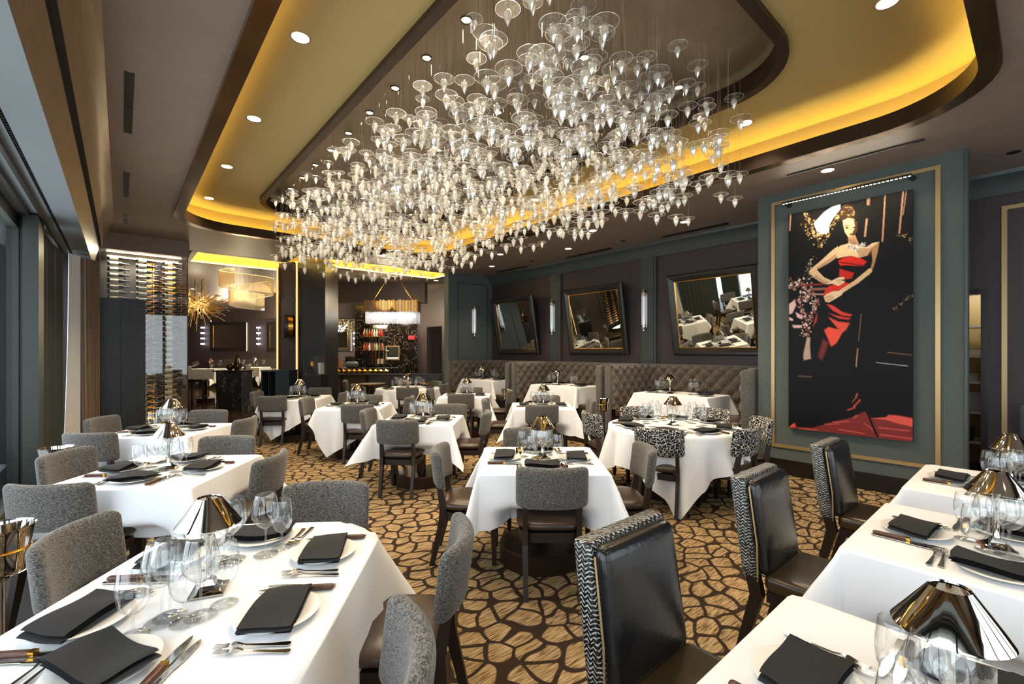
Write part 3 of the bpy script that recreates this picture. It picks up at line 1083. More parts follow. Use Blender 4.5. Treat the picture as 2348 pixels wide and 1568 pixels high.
fz = lambda y: 0.002 + 0.010 * math.exp(-((y - 0.045) / 0.025) ** 2) + max(0, y - 0.075) * 0.16
mb = MB()
ribbon(mb, [-0.10, -0.095, -0.05, 0.02, 0.04, 0.055, 0.068], [0.005, 0.009, 0.006, 0.0035, 0.004, 0.010, 0.0115], fz, 0.0022)
for k in range(4):
    ribbon(mb, [0.066, 0.085, 0.103], [0.0016, 0.0014, 0.0009], fz, 0.0018, -0.0093 + 0.0062 * k)
FORK = mb.mesh('fork', 'cutlery_steel', 30)
kz = lambda y: 0.0015
mb = ribbon(MB(), [-0.115, -0.11, -0.05, 0.0, 0.01, 0.05, 0.09, 0.11, 0.118], [0.005, 0.008, 0.007, 0.006, 0.009, 0.0105, 0.009, 0.005, 0.001], kz, 0.003)
KNIFE = mb.mesh('table_knife', 'cutlery_steel', 30)
hd = MB().rbox((0.011, 0.06, 0.008), (0.008, 0.012, 0.007), (2, 5, 2), (0, -0.065, 0.009), lambda q: (q[0] * (1 + 1.4 * abs(q[1] + 0.065)), q[1], q[2]))
bl = ribbon(MB(), [-0.01, 0.0, 0.02, 0.07, 0.11, 0.125], [0.007, 0.012, 0.0125, 0.0115, 0.006, 0.001], lambda y: 0.004, 0.002)
bol = MB().box(-0.0095, 0.0095, -0.014, 0.004, 0.001, 0.016)
STEAK = [('handle', hd.mesh('steak_handle', 'knife_wood'), None, 'brown wood handle'), ('blade', bl.mesh('steak_blade', 'cutlery_steel', 30)), ('bolster', bol.mesh('steak_bolster', 'brass', 0))]

# ---- tufted booth


def booth_parts():
    R, TH, z0, z1 = 0.30, 0.10, 0.44, 1.18
    pts = []
    front, wall, hy = -1.42, -0.06, 1.19

    def arc(cx, cy, r, a0, a1, n):
        return [(cx + r * math.cos(math.radians(a0 + (a1 - a0) * k / n)), cy + r * math.sin(math.radians(a0 + (a1 - a0) * k / n)), math.radians(a0 + (a1 - a0) * k / n)) for k in range(n + 1)]
    # outer path with outward normals (angle)
    path = [(front + (wall - R - front) * k / 50, hy, PI / 2) for k in range(50)]
    path += arc(wall - R, hy - R, R, 90, 0, 20)
    path += [(wall, hy - R - (2 * hy - 2 * R) * k / 76, 0.0) for k in range(1, 76)]
    path += arc(wall - R, -hy + R, R, 0, -90, 20)
    path += [(wall - R - (wall - R - front) * k / 50, -hy, -PI / 2) for k in range(1, 51)]
    ls = [0.0]
    inner = [(x - TH * math.cos(a), y - TH * math.sin(a), a) for x, y, a in path]
    for p, q in zip(inner[:-1], inner[1:]):
        ls.append(ls[-1] + math.hypot(q[0] - p[0], q[1] - p[1]))
    nz = 34
    vs, fs = [], []
    for (x, y, a), l in zip(inner, ls):
        for j in range(nz + 1):
            z = z0 + (z1 - z0) * j / nz
            k1, k2 = l / 0.22 + (z - z0) / 0.24, l / 0.22 - (z - z0) / 0.24
            hgt = 0.075 * math.sqrt(abs(math.sin(PI * k1) * math.sin(PI * k2)))
            hgt *= min(1.0, (ls[-1] - l) / 0.05 + 0.1, l / 0.05 + 0.1) if (l < 0.05 or ls[-1] - l < 0.05) else 1
            if z > z1 - 0.05:
                hgt = hgt * (z1 - z) / 0.05 + 0.02 * (1 - (z1 - z) / 0.05)
            vs.append((x - hgt * math.cos(a), y - hgt * math.sin(a), z))
    n = nz + 1
    for i in range(len(inner) - 1):
        for j in range(nz):
            fs.append((i * n + j, i * n + j + 1, (i + 1) * n + j + 1, (i + 1) * n + j))
    back = MB().add(vs, fs).mesh('booth_back', 'booth_velvet', 60)
    # outer shell, rounded top and arm fronts
    sec = [(0.0, 0.0), (0.0, z1 - 0.02), (-0.012, z1 + 0.01), (-0.05, z1 + 0.022), (-TH - 0.01, z1 + 0.012), (-TH - 0.03, z1 - 0.02)]
    vs, fs = [], []
    for x, y, a in path:
        for d, z in sec:
            vs.append((x + d * math.cos(a), y + d * math.sin(a), z))
    n = len(sec)
    for i in range(len(path) - 1):
        for j in range(n - 1):
            fs.append((i * n + j, (i + 1) * n + j, (i + 1) * n + j + 1, i * n + j + 1))
    sh_ = MB().add(vs, fs)
    for sgn in (-1, 1):
        sh_.rbox((0.03, TH / 2 + 0.015, 0.59), (0.025, 0.04, 0.05), (2, 3, 4), (front - 0.012, sgn * (hy - TH / 2), 0.60))
    shell = sh_.mesh('booth_shell', 'tweed', 40)
    st = MB()
    ih = hy - TH
    st.rbox((0.62, 0.22, 0.075), (0.05, 0.05, 0.04), (6, 3, 2), (front + 0.64, ih - 0.26, 0.385))
    st.rbox((0.62, 0.22, 0.075), (0.05, 0.05, 0.04), (6, 3, 2), (front + 0.64, -ih + 0.26, 0.385))
    st.rbox((0.24, ih - 0.04, 0.075), (0.05, 0.05, 0.04), (3, 8, 2), (wall - TH - 0.28, 0, 0.385))
    seat = st.mesh('booth_seat', 'leather_seat')
    pl = MB().box(front + 0.04, wall - 0.12, ih - 0.48, ih, 0, 0.315).box(front + 0.04, wall - 0.12, -ih, -ih + 0.48, 0, 0.315).box(wall - 0.58, wall - 0.12, -ih + 0.48, ih - 0.48, 0, 0.315).mesh('booth_plinth', 'dark_wood', 0)
    return [('tufted_back', back), ('shell', shell), ('seat', seat), ('plinth', pl)]


BOOTH = booth_parts()

# ------------------------------------------------------------------ tables, cloths and settings
WHERE = {
    0: 'the long window table', 2: 'the second window table', 3: 'the window table before the wine wall', 1: 'the square table facing the leather chairs',
    7: 'the square table in mid aisle', 8: 'the square table behind mid aisle', 9: 'the square table beside the lit column', 10: 'the large table before the bar',
    11: 'the square table before the far booth', 12: 'the square table before the middle booth', 13: 'the far booth table', 14: 'the middle booth table',
    15: 'the booth table by the picture', 16: 'the round table with patterned chairs', 4: 'the first leather-chair table',
    5: 'the middle leather-chair table', 6: 'the last leather-chair table'}


def put(parts, name, T, x, y, z, rz, what, cat, pl, plc=None):
    """something small standing at world x, y on table T, at the place plc"""
    return spawn(name, parts, (x, y, z), rz, '%s, %s%s' % (what, plc + ' of ' if plc else 'on ', WHERE[T]), cat, '%s on %s' % (pl, WHERE[T]))


nap_i = [0]


def setting(T, cx, cy, rz, lx, ly, a_deg, z, full=True, glasses=True, nap_turn=0.0, gx=1.0, plc=None):
    """place setting: plate centre at table-local lx, ly; a_deg is the turn of its +y (towards the middle of the table)"""
    c, s = math.cos(rz), math.sin(rz)
    ox, oy = cx + lx * c - ly * s, cy + lx * s + ly * c
    r = rz + math.radians(a_deg)
    cr, sr = math.cos(r), math.sin(r)

    def at(px, py):
        return ox + px * cr - py * sr, oy + px * sr + py * cr
    put(PLATE, 'plate', T, *at(0, 0), z, r, 'white plate', 'plate', 'plates', plc)
    nap_i[0] += 1
    put(NAPKINS[nap_i[0] % 3], 'napkin', T, *at(0.0, -0.005), z + 0.016, r + math.radians(nap_turn), 'folded charcoal napkin', 'napkin', 'napkins', plc)
    if full:
        put(FORK, 'fork', T, *at(-0.150, 0.0), z, r + 0.04, 'inner steel fork', 'fork', 'forks', plc)
        put(FORK, 'fork', T, *at(-0.177, -0.012), z, r - 0.03, 'outer steel fork', 'fork', 'forks', plc)
        put(STEAK, 'steak_knife', T, *at(0.150, 0.0), z, r + 0.03, 'wood-handled steak knife', 'knife', 'steak knives', plc)
        put(KNIFE, 'table_knife', T, *at(0.176, -0.01), z, r - 0.02, 'plain steel knife', 'knife', 'table knives', plc)
    if glasses:
        put(WINE, 'wine_glass', T, *at(0.02 * gx, 0.235), z, r, 'round-bowled wine glass', 'wine glass', 'wine glasses', plc)
        put(WATER, 'water_goblet', T, *at(0.13 * gx, 0.20), z, r, 'small water goblet', 'goblet', 'water goblets', plc)


TCEN = {}


def dress(T, t, s, turn, parts, cloth, cloth_turn=0, z=0.0, world=None, lampoff=(0, 0), lamp_rz=0.3):
    """table + cloth + lamp; returns world x, y and rotation"""
    if world:
        x, y = world
        rz = math.radians(turn)
    else:
        x, y, _ = W(t, s)
        rz = RZ(turn)
    shape = {0: 'round-cornered', 16: 'large round', 10: 'large round'}.get(T, 'rectangular' if T in (13, 14, 15) else 'square')
    spawn('dining_table', parts, (x, y, z), rz, '%s pedestal table under its cloth, %s' % (shape, WHERE[T]), 'table', None)
    o = obj('tablecloth', cloth, (x, y, z), rz + math.radians(cloth_turn))
    tag(o, 'white linen cloth hanging over %s' % WHERE[T], 'tablecloth')
    lx, ly = lampoff
    c, sn = math.cos(rz), math.sin(rz)
    spawn('table_lamp', LAMP, (x + lx * c - ly * sn, y + lx * sn + ly * c, z + TZ), rz + lamp_rz, 'small polished metal table lamp on ' + WHERE[T], 'table lamp')
    TCEN[T] = (x, y)
    return x, y, rz


SIDES = ('end opposite the bar', 'picture-wall side', 'bar end', 'window side')


def four(T, x, y, rz, z, d=0.27, full=True, sides=(0, 1, 2, 3), glasses=True):
    for k in sides:
        a = 90 * k            # local: k=0 sits at -y (near), 1 at +x, 2 at +y, 3 at -x
        lx, ly = [(0, -d), (d, 0), (0, d), (-d, 0)][k]
        setting(T, x, y, rz, lx, ly, a, z, full, glasses, random.uniform(-6, 6), 1.0, SIDES[k])


# T0, long window table
x, y, r0 = dress(0, -1.035, 1.60, -4, TB_LONG, CLOTH_LONG, 0, lampoff=(-0.01, -0.03))
zt = TZ
for (lx, ly, a, nt, plc) in ((-0.05, -0.42, 0, -28, 'end opposite the bar'), (0.29, -0.20, 90, 4, 'aisle side far from the bar'), (0.29, 0.23, 90, 6, 'aisle side near the bar'),
                             (-0.04, 0.41, 180, 8, 'bar end'), (-0.29, 0.22, -90, 5, 'window side near the bar'), (-0.28, -0.20, -90, -6, 'window side far from the bar')):
    setting(0, x, y, r0, lx, ly, a, zt, True, True, nt, 0.6, plc)
# T1, aisle table
for T, t, s, turn, cl, ct, full in ((1, 0.215, 3.50, 0, CLOTH_SQ, 0, True), (2, -2.43, 3.18, -4, CLOTH_SQ, 90, True), (3, -3.62, 4.80, -4, CLOTH_SQ, 180, True),
                                    (7, -1.10, 5.52, 2, CLOTH_SQ, 270, True), (8, -2.40, 7.00, -3, CLOTH_TURN, 0, True), (9, -3.86, 8.22, -5, CLOTH_TURN, 90, False),
                                    (11, -0.87, 8.58, 0, CLOTH_SQ, 90, False), (12, 0.46, 6.93, 0, CLOTH_SQ, 180, True)):
    x, y, rz = dress(T, t, s, turn, TB_SQ, cl, ct, lampoff=(0.02, 0.02))
    four(T, x, y, rz, TZ, full=full)
# leather-chair row, square to the walls
for T, X in ((4, 1.29), (5, 2.74), (6, 4.05)):
    x, y, rz = dress(T, 0, 0, 0, TB_SQ, CLOTH_SQ, {4: 0, 5: 90, 6: 180}[T], world=(X, 0.11), lampoff=(0.05, 0.02))
    for k, (lx, ly, a) in enumerate(((0.0, 0.27, 180), (0.27, -0.02, 90), (-0.27, 0.0, -90))):
        if T == 4 and k == 2:
            continue
        setting(T, x, y, rz, lx, ly, a, TZ, True, True, random.uniform(-4, 4), 1.0, ('chair side', 'picture-wall side', 'window side')[k])
# round tables
for T, t, s, cl in ((16, 1.80, 5.10, CLOTH_RND), (10, -2.36, 10.35, CLOTH_RND)):
    x, y, rz = dress(T, t, s, 0, TB_RND, cl, 0 if T == 16 else 60)
    n = 8 if T == 16 else 6
    for k in range(n):
        a = 360 * k / n + 20
        lx, ly = 0.52 * math.sin(math.radians(a)), -0.52 * math.cos(math.radians(a))
        setting(T, x, y, rz, lx, ly, a, TZ, T == 16, True, random.uniform(-6, 6))
# booths
BY = {13: 8.72, 14: 6.22, 15: 3.74}
for T, (T_y) in BY.items():
    lab = {13: 'tufted taupe booth at the grey-green return wall', 14: 'tufted taupe booth between the other two booths', 15: 'tufted taupe booth next to the picture wall'}[T]
    spawn('booth', BOOTH, (WALLX, T_y, PLAT), 0, lab, 'booth')
    x, y, rz = dress(T, 0, 0, 0, TB_BOOTH, CLOTH_BOOTH, {13: 0, 14: 180, 15: 0}[T], PLAT, world=(6.78, T_y + 0.04), lampoff=(-0.1, 0.12))
    for (lx, ly, a, plc) in ((0.2, 0.30, 90, 'mirror side near the bar'), (0.2, -0.30, 90, 'mirror side far from the bar'), (-0.08, -0.46, 0, 'end opposite the bar'), (-0.08, 0.46, 180, 'bar end')):
        setting(T, x, y, rz, lx, ly, a, PLAT + TZ, False, True, random.uniform(-5, 5), 1.0, plc)

# ------------------------------------------------------------------ chairs
# (table, which place, t, s of the back's middle, facing in degrees right of straight ahead)
SEATS = [
    (1, 'window side of', -0.57, 3.55, 90), (1, 'picture-wall side of', 1.06, 3.58, -90), (1, 'end opposite the bar of', 0.26, 2.93, 0), (1, 'bar end of', 0.15, 4.42, 180),
    (7, 'end opposite the bar of', -1.25, 5.02, 3), (7, 'picture-wall side of', -0.31, 5.66, -88), (7, 'window side of', -1.87, 5.85, 92), (7, 'bar end of', -0.87, 6.45, 180),
    (8, 'end opposite the bar of', -2.19, 6.50, 0), (8, 'window side of', -3.28, 7.22, 90), (8, 'bar end of', -2.45, 7.85, 180), (8, 'picture-wall side of', -1.68, 7.55, -90),
    (9, 'end opposite the bar of', -4.03, 7.70, -6), (9, 'window side of', -4.76, 8.45, 84), (9, 'bar end of', -3.93, 9.35, 176), (9, 'picture-wall side of', -3.10, 8.45, -96),
    (11, 'end opposite the bar of', -0.90, 8.05, 0), (11, 'bar end of', -0.84, 9.45, 180), (11, 'picture-wall side of', -0.04, 8.80, -90), (11, 'window side of', -1.66, 9.15, 90),
    (12, 'end opposite the bar of', 0.42, 6.42, 0), (12, 'window side of', -0.42, 7.15, 90), (12, 'bar end of', 0.58, 7.75, 180), (12, 'picture-wall side of', 1.25, 7.05, -90),
    (2, 'window side of', -3.33, 3.38, 86), (2, 'bar end of', -2.48, 4.0, 176), (2, 'picture-wall side of', -1.72, 3.30, -94), (2, 'end opposite the bar of', -2.62, 2.55, -4),
    (0, 'window side of', -1.86, 1.92, 80), (0, 'bar end of', -1.04, 2.58, 176), (0, 'aisle side near the bar of', -0.22, 1.90, -92), (0, 'aisle side far from the bar of', -0.265, 1.20, -107),
    (3, 'window side of', -4.66, 5.15, 86), (3, 'end opposite the bar of', -3.88, 4.16, -4), (3, 'picture-wall side of', -2.97, 5.12, -94), (3, 'bar end of', -3.84, 5.80, 176),
]
for T, plc, t, s, a in SEATS:
    fx, fy = math.sin(math.radians(a)), math.cos(math.radians(a))
    x, y, _ = W(t + 0.262 * fx, s + 0.262 * fy)
    if T != 0:                      # keep the back clear of the cloth
        dx_, dy_ = math.sin(math.radians(a) + THETA), math.cos(math.radians(a) + THETA)
        bx_, by_ = x - 0.262 * dx_, y - 0.262 * dy_
        gap = -((bx_ - TCEN[T][0]) * dx_ + (by_ - TCEN[T][1]) * dy_) - 0.45
        if gap < 0.14:
            x, y = x - (0.14 - gap) * dx_, y - (0.14 - gap) * dy_
    spawn('dining_chair', CH_GREY, (x, y, 0), RZ(a), 'grey tweed chair, %s %s' % (plc, WHERE[T]), 'chair')
for plc, t, s, a in (('facing the middle booth', 0.93, 5.55, 75), ('backing onto the aisle chair', 1.40, 4.38, 28), ('nearest the picture', 2.33, 4.44, -38), ('against the picture wall', 2.82, 5.08, -84),
                     ('backing onto the picture-wall booth', 2.62, 5.95, -138), ('with its back to the booth gap', 1.66, 6.15, 172)):
    fx, fy = math.sin(math.radians(a)), math.cos(math.radians(a))
    x, y, _ = W(t + 0.262 * fx, s + 0.262 * fy)
    spawn('patterned_chair', CH_SCRIB, (x, y, 0), RZ(a), 'black and white scribble-patterned chair at the round table ' + plc, 'chair')
for plc, t, s, a in (('side away from the bar of', -2.17, 9.42, 0), ('picture-wall side of', -1.55, 10.55, -80), ('bar side of', -1.85, 11.4, -130), ('window corner of', -3.30, 9.75, 40), ('window side of', -3.62, 10.4, 75)):
    fx, fy = math.sin(math.radians(a)), math.cos(math.radians(a))
    x, y, _ = W(t + 0.262 * fx, s + 0.262 * fy)
    spawn('dining_chair', CH_GREY, (x, y, 0), RZ(a), 'grey tweed chair, %s %s' % (plc, WHERE[10]), 'chair', 'chairs round the large bar table')
for T, X in ((4, 1.42), (5, 2.63), (6, 3.87)):
    spawn('leather_chair', CH_LEATHER, (X, 0.70, 0), PI, 'black leather high-back chair with zigzag edging at %s' % WHERE[T], 'chair')

# ------------------------------------------------------------------ lights in the ceilings
WARM = (1.0, 0.80, 0.55)
dl_ring = MB().lathe([(0.062, 0.0), (0.075, -0.004), (0.078, 0.0)], 24).mesh('downlight_ring', 'ceiling_paint')
dl_lens = MB().lathe([(0.0, -0.001), (0.062, -0.001)], 24).mesh('downlight_lens', 'lamp_warm')
dl_small_ring = MB().lathe([(0.034, 0.0), (0.044, -0.012), (0.048, 0.0)], 16).mesh('small_downlight_ring', 'dark_bronze')
dl_small_lens = MB().lathe([(0.0, -0.003), (0.034, -0.003)], 16).mesh('small_downlight_lens', 'lamp_warm')


def downlight(x, y, z, label, group, power, small=False, spot=110, blend=0.6):
    spawn('ceiling_downlight', [('ring', dl_small_ring if small else dl_ring), ('lens', dl_small_lens if small else dl_lens)], (x, y, z), 0, label, 'downlight', group)
    if power:
        lamp('downlight_beam', 'SPOT', (x, y, z - 0.03), power, WARM, (0, 0, 0), spot_size=math.radians(spot), spot_blend=blend, shadow_soft_size=0.05)


for y in (2.1, 3.7, 5.3, 6.9, 8.5):
    downlight(1.04, y, TRAYZ, 'round warm downlight in the gold tray on the window side', 'tray downlights on the window side', 42)
    downlight(4.98, y - 0.06, TRAYZ, 'round warm downlight in the gold tray on the booth side', 'tray downlights on the booth side', 42)
for x in (2.0, 4.0):
    downlight(x, 0.70, TRAYZ, 'round warm downlight at the rear end of the gold tray', 'tray downlights at the rear end', 42)
for k in range(10):
    y = 2.3 + 0.60 * k
    downlight(2.02, y, RECZ, 'small bright downlight over the chandelier on the window side', 'chandelier downlights on the window side', 72, True, 120)
    if k % 2 == 0:
        downlight(3.06, y + 0.3, RECZ, 'small bright downlight over the middle of the chandelier', 'chandelier downlights along the middle', 72, True, 120)
    downlight(4.10, y, RECZ, 'small bright downlight over the chandelier on the booth side', 'chandelier downlights on the booth side', 72, True, 120)
for y in (3.72, 6.2, 8.68):
    downlight(6.80, y, CEIL, 'round warm downlight above a booth table', 'booth downlights', 45)
for (x, y) in ((0.3, 0.6), (3.4, -1.5), (1.4, -1.5), (5.6, -1.2), (6.1, 1.6), (6.1, 5.0), (6.1, 7.5)):
    downlight(x, y, CEIL, 'round warm downlight in the flat mauve ceiling', 'flat ceiling downlights', 32)

# slot diffusers
slot = MB().box(-0.018, 0.018, -0.6, 0.6, -0.004, 0.0).mesh('slot_diffuser', 'black', 0)
for x, y, sc in ((5.91, 1.35, 1.0), (7.37, 3.86, 0.95), (7.4, 6.2, 1.0), (7.4, 8.65, 0.9)):
    spawn('slot_diffuser', slot, (x, y, CEIL - 0.001), 0, 'thin black air slot in the ceiling near the booths' if x > 7 else 'thin black air slot in the ceiling before the picture', 'air vent', 'air slots near the booths' if x > 7 else None, scale=(2.6 if x > 7 else 1, sc, 3))
def vent_parts():
    fr = MB().box(-0.03, -0.024, -0.6, 0.6, -0.004, 0.02).box(0.024, 0.03, -0.6, 0.6, -0.004, 0.02)
    bk = MB().box(-0.024, 0.024, -0.6, 0.6, -0.002, 0.0)
    di = MB().box(-0.024, 0.024, -0.004, 0.004, -0.006, 0.0)
    return [('frame', fr.mesh('vent_frame', 'dark_bronze', 0)), ('void', bk.mesh('vent_void', 'black', 0)), ('divider', di.mesh('vent_divider', 'dark_bronze', 0))]
VENT = vent_parts()
for y in (2.2, 5.0, 7.4, 9.3):
    spawn('ceiling_vent', VENT, (0.045, y, CEIL - 0.002), 0, 'long dark recessed vent in the ceiling beside the timber cornice', 'air vent', 'ceiling vents by the cornice', scale=(1, 1.02 if y < 6 else 0.9 if y < 9 else 0.5, 1))
for (x, y) in ((7.0, 0.2), (7.1, 5.1), (7.1, 7.6)):
    spawn('ceiling_speaker', MB().lathe([(0.0, -0.006), (0.05, -0.006), (0.055, 0.0)], 20).mesh('ceiling_speaker', 'black'), (x, y, CEIL - 0.001), 0, 'small round black ceiling fitting near the brown wall', 'ceiling fitting', 'round ceiling fittings')

# ------------------------------------------------------------------ chandelier of glass pendants
def pendant_meshes():
    disc = MB().lathe([(0.010, 0.046), (0.045, 0.047), (0.084, 0.050)], 24).mesh('pendant_dish', 'dish_glass')
    rim = MB().tube([(0.083 * math.cos(2 * PI * k / 24), 0.083 * math.sin(2 * PI * k / 24), 0.050) for k in range(24)], 0.0016, 5, True).mesh('pendant_rim', 'rim_glass')
    drop = MB().lathe([(0.0, -0.064), (0.004, -0.056), (0.015, -0.036), (0.026, -0.008), (0.0295, 0.012), (0.026, 0.032), (0.014, 0.044), (0.006, 0.056), (0.0, 0.058)], 10)
    return disc, rim, drop.mesh('pendant_drop', 'drop_glass', 60)


P_DISC, P_RIM, P_DROP = pendant_meshes()
P_LIT_LOOK = MB().lathe([(0.0, -0.050), (0.010, -0.032), (0.020, -0.004), (0.0225, 0.012), (0.018, 0.030), (0.0, 0.040)], 8).mesh('pendant_lit_look_core', 'lit_look_core')  # pale core added inside each drop to make the crystal look lit
cand = []
pr = random.Random(21)
tries = 0
cells = {}
cols = {}
while len(cand) < 1420 and tries < 60000:
    tries += 1
    x, y = pr.uniform(1.80, 4.28), pr.uniform(1.75, 8.35)
    if abs(x - 3.04) > 0.9 and abs(y - 5.05) > 2.95 and math.hypot(abs(x - 3.04) - 0.9, abs(y - 5.05) - 2.95) > 0.45:
        continue
    zb = 2.93 + 0.07 * math.sin(2.1 * x + 1.3 * y) + 0.05 * math.sin(5.0 * y)
    z = zb + (3.88 - zb) * pr.random() ** 1.15
    key = (int(x / 0.14), int(y / 0.14), int(z / 0.13))
    bad = False
    for i in (-1, 0, 1):
        for j in (-1, 0, 1):
            for k in (-1, 0, 1):
                for q in cells.get((key[0] + i, key[1] + j, key[2] + k), ()):
                    if (q[0] - x) ** 2 + (q[1] - y) ** 2 + 1.4 * (q[2] - z) ** 2 < 0.115 ** 2:
                        bad = True
    if bad or any((q[0] - x) ** 2 + (q[1] - y) ** 2 < 0.05 ** 2 for q in cols.get((int(x / 0.1), int(y / 0.1)), ())):
        continue
    for i in (-1, 0, 1):
        for j in (-1, 0, 1):
            cols.setdefault((int(x / 0.1) + i, int(y / 0.1) + j), []).append((x, y))
    cells.setdefault(key, []).append((x, y, z))
    cand.append((x, y, z, pr.uniform(0.72, 1.12)))


def in_view(x, y, z):
    s_, t_ = x * ST + y * CT, x * CT - y * ST
    if s_ < 0.3:
        return False
    u, v = U0 + FPX * t_ / s_, V0 - FPX * (z - CAMH) / s_
    return -20 < u < 2368 and -20 < v < 1590


vis = [c for c in cand if in_view(*c[:3])]
rest = [c for c in cand if not in_view(*c[:3])]
vis.sort(key=lambda c: -c[3] / (c[0] * ST + c[1] * CT))
bigp, small = vis[:300], vis[300:] + rest
cable_cache = {}
for (x, y, z, sc) in bigp:
    L = round((RECZ - z) / sc, 2)
    if L not in cable_cache:
        cable_cache[L] = MB().tube([(0, 0, 0.056), (0, 0, L)], 0.0011, 4).mesh('pendant_cable', 'chrome', 0)
    spawn('glass_pendant', [('drop', P_DROP, [('core', P_LIT_LOOK)]), ('dish', P_DISC, [('rim', P_RIM)]), ('cable', cable_cache[L])], (x, y, z), pr.uniform(0, 6), 'glass acorn drop under a clear dish, hung from the bronze recess', 'pendant', 'glass pendants of the chandelier', scale=sc)


def mass(name, me_src, items, matname, parent, lowres=None):
    v = np.array([p.co[:] for p in me_src.vertices])
    f = [tuple(p.vertices) for p in me_src.polygons]
    mb = MB()
    for (x, y, z, sc) in items:
        mb.add((v * sc + np.array([x, y, z])).tolist(), f)
    o = obj(name, mb.mesh(name, matname, 60), parent=parent)
    o['kind'] = 'stuff'
    return o


root = obj('glass_pendant_mass', None, (3.04, 4.9, 0))
tag(root, 'dense mass of small glass drops under dishes filling the chandelier', 'pendants', None, 'stuff')
root.location = (0, 0, 0)
lo_dish = MB().lathe([(0.010, 0.046), (0.083, 0.050)], 14).mesh('small_dish', 'dish_glass')
lo_rim = MB().tube([(0.083 * math.cos(2 * PI * k / 14), 0.083 * math.sin(2 * PI * k / 14), 0.050) for k in range(14)], 0.0020, 3, True).mesh('small_rim', 'rim_glass')
lo_drop = MB().lathe([(0.0, -0.064), (0.016, -0.034), (0.029, 0.004), (0.026, 0.032), (0.008, 0.050), (0.0, 0.058)], 8).mesh('small_drop', 'small_drop_glass')
mass('drops', lo_drop, small, 'small_drop_glass', root)
mass('dishes', lo_dish, small, 'dish_glass', root)
mass('rims', lo_rim, small, 'rim_glass', root)
mb = MB()
for (x, y, z, sc) in small:
    mb.tube([(x, y, z + 0.05), (x, y, RECZ)], 0.001, 3)
o = obj('cables', mb.mesh('cables', 'chrome', 0), parent=root)
o['kind'] = 'stuff'

# ------------------------------------------------------------------ leaning mirrors
def mirror_parts(wd, ht):
    fw = 0.13
    f = MB()
    o_, i_ = rrect(0, ht / 2, wd / 2, ht / 2, 0.001, 1), None
    prof = [(0.0, 0.0), (0.0, -0.05), (0.025, -0.075), (0.06, -0.07), (fw, -0.03), (fw, 0.0)]
    vs = []
    for d, x in prof:
        vs += [(x, -wd / 2 + d, d), (x, wd / 2 - d, d), (x, wd / 2 - d, ht - d), (x, -wd / 2 + d, ht - d)]
    fs = []
    for k in range(len(prof) - 1):
        for e in range(4):
            fs.append((4 * k + e, 4 * k + (e + 1) % 4, 4 * k + 4 + (e + 1) % 4, 4 * k + 4 + e))
    f.add(vs, fs)
    g = MB()
    vs = []
    for d, x in ((fw - 0.001, -0.034), (fw + 0.012, -0.030), (fw + 0.012, -0.02)):
        vs += [(x, -wd / 2 + d, d), (x, wd / 2 - d, d), (x, wd / 2 - d, ht - d), (x, -wd / 2 + d, ht - d)]
    g.add(vs, [(4 * k + e, 4 * k + (e + 1) % 4, 4 * k + 4 + (e + 1) % 4, 4 * k + 4 + e) for k in range(2) for e in range(4)])
    d = fw + 0.01
    m = MB().add([(-0.022, -wd / 2 + d, d), (-0.022, wd / 2 - d, d), (-0.022, wd / 2 - d, ht - d), (-0.022, -wd / 2 + d, ht - d)], [(0, 1, 2, 3)])
    b = MB().box(-0.002, 0.0, -wd / 2, wd / 2, 0, ht)
    return [('frame', f.mesh('mirror_frame', 'mirror_frame', 0)), ('fillet', g.mesh('mirror_fillet', 'brass', 0), None, 'thin gilt inner edge'), ('glass', m.mesh('mirror_glass', 'mirror', 0)), ('backing', b.mesh('mirror_backing', 'dark_wood', 0))]


MIR = mirror_parts(1.58, 1.46)
for yc, lab in ((8.80, 'framed mirror leaning out over the far booth'), (6.22, 'framed mirror leaning out over the middle booth'), (3.66, 'framed mirror leaning out next to the picture wall')):
    spawn('wall_mirror', MIR, (WALLX - 0.012, yc, 1.52), 0, lab, 'mirror', rot=(0, -math.radians(9.8), 0))

# ------------------------------------------------------------------ tube sconces
def sconce_parts():
    tube_ = MB().lathe([(0.045, -0.30), (0.045, 0.30)], 16).mesh('sconce_tube', 'sconce_glass')
    core = MB().lathe([(0.018, -0.28), (0.018, 0.28)], 10).mesh('sconce_core', 'sconce_glow')
    cap = MB()
    rings = []
    for s_ in (-1, 1):
        cap.lathe([(0.0, s_ * 0.41), (0.018, s_ * 0.405), (0.018, s_ * 0.385), (0.034, s_ * 0.38), (0.046, s_ * 0.35), (0.048, s_ * 0.33), (0.048, s_ * 0.31), (0.0, s_ * 0.30)], 16)
    for z in (-0.285, -0.265, 0.265, 0.285):
        cap.lathe([(0.045, z - 0.004), (0.05, z - 0.004), (0.05, z + 0.004), (0.045, z + 0.004)], 16)
    plate = MB().box(-0.05, 0.05, 0.045, 0.06, -0.36, 0.36)
    return [('glass_tube', tube_), ('lamp_core', core), ('caps', cap.mesh('sconce_caps', 'chrome')), ('back_plate', plate.mesh('sconce_plate', 'chrome', 0))]


SCON = sconce_parts()
for nm, loc, rz, lab in (('a', (WALLX - 0.09, 7.55, 2.39), -PI / 2, 'glass tube wall sconce between the far and middle mirrors'), ('b', (WALLX - 0.09, 5.06, 2.39), -PI / 2, 'glass tube wall sconce between the middle and last mirrors'),
                         ('c', (7.15, FARY - 0.07, 2.40), 0, 'glass tube wall sconce on the grey-green return wall')):
    spawn('wall_sconce', SCON, loc, rz, lab, 'sconce')

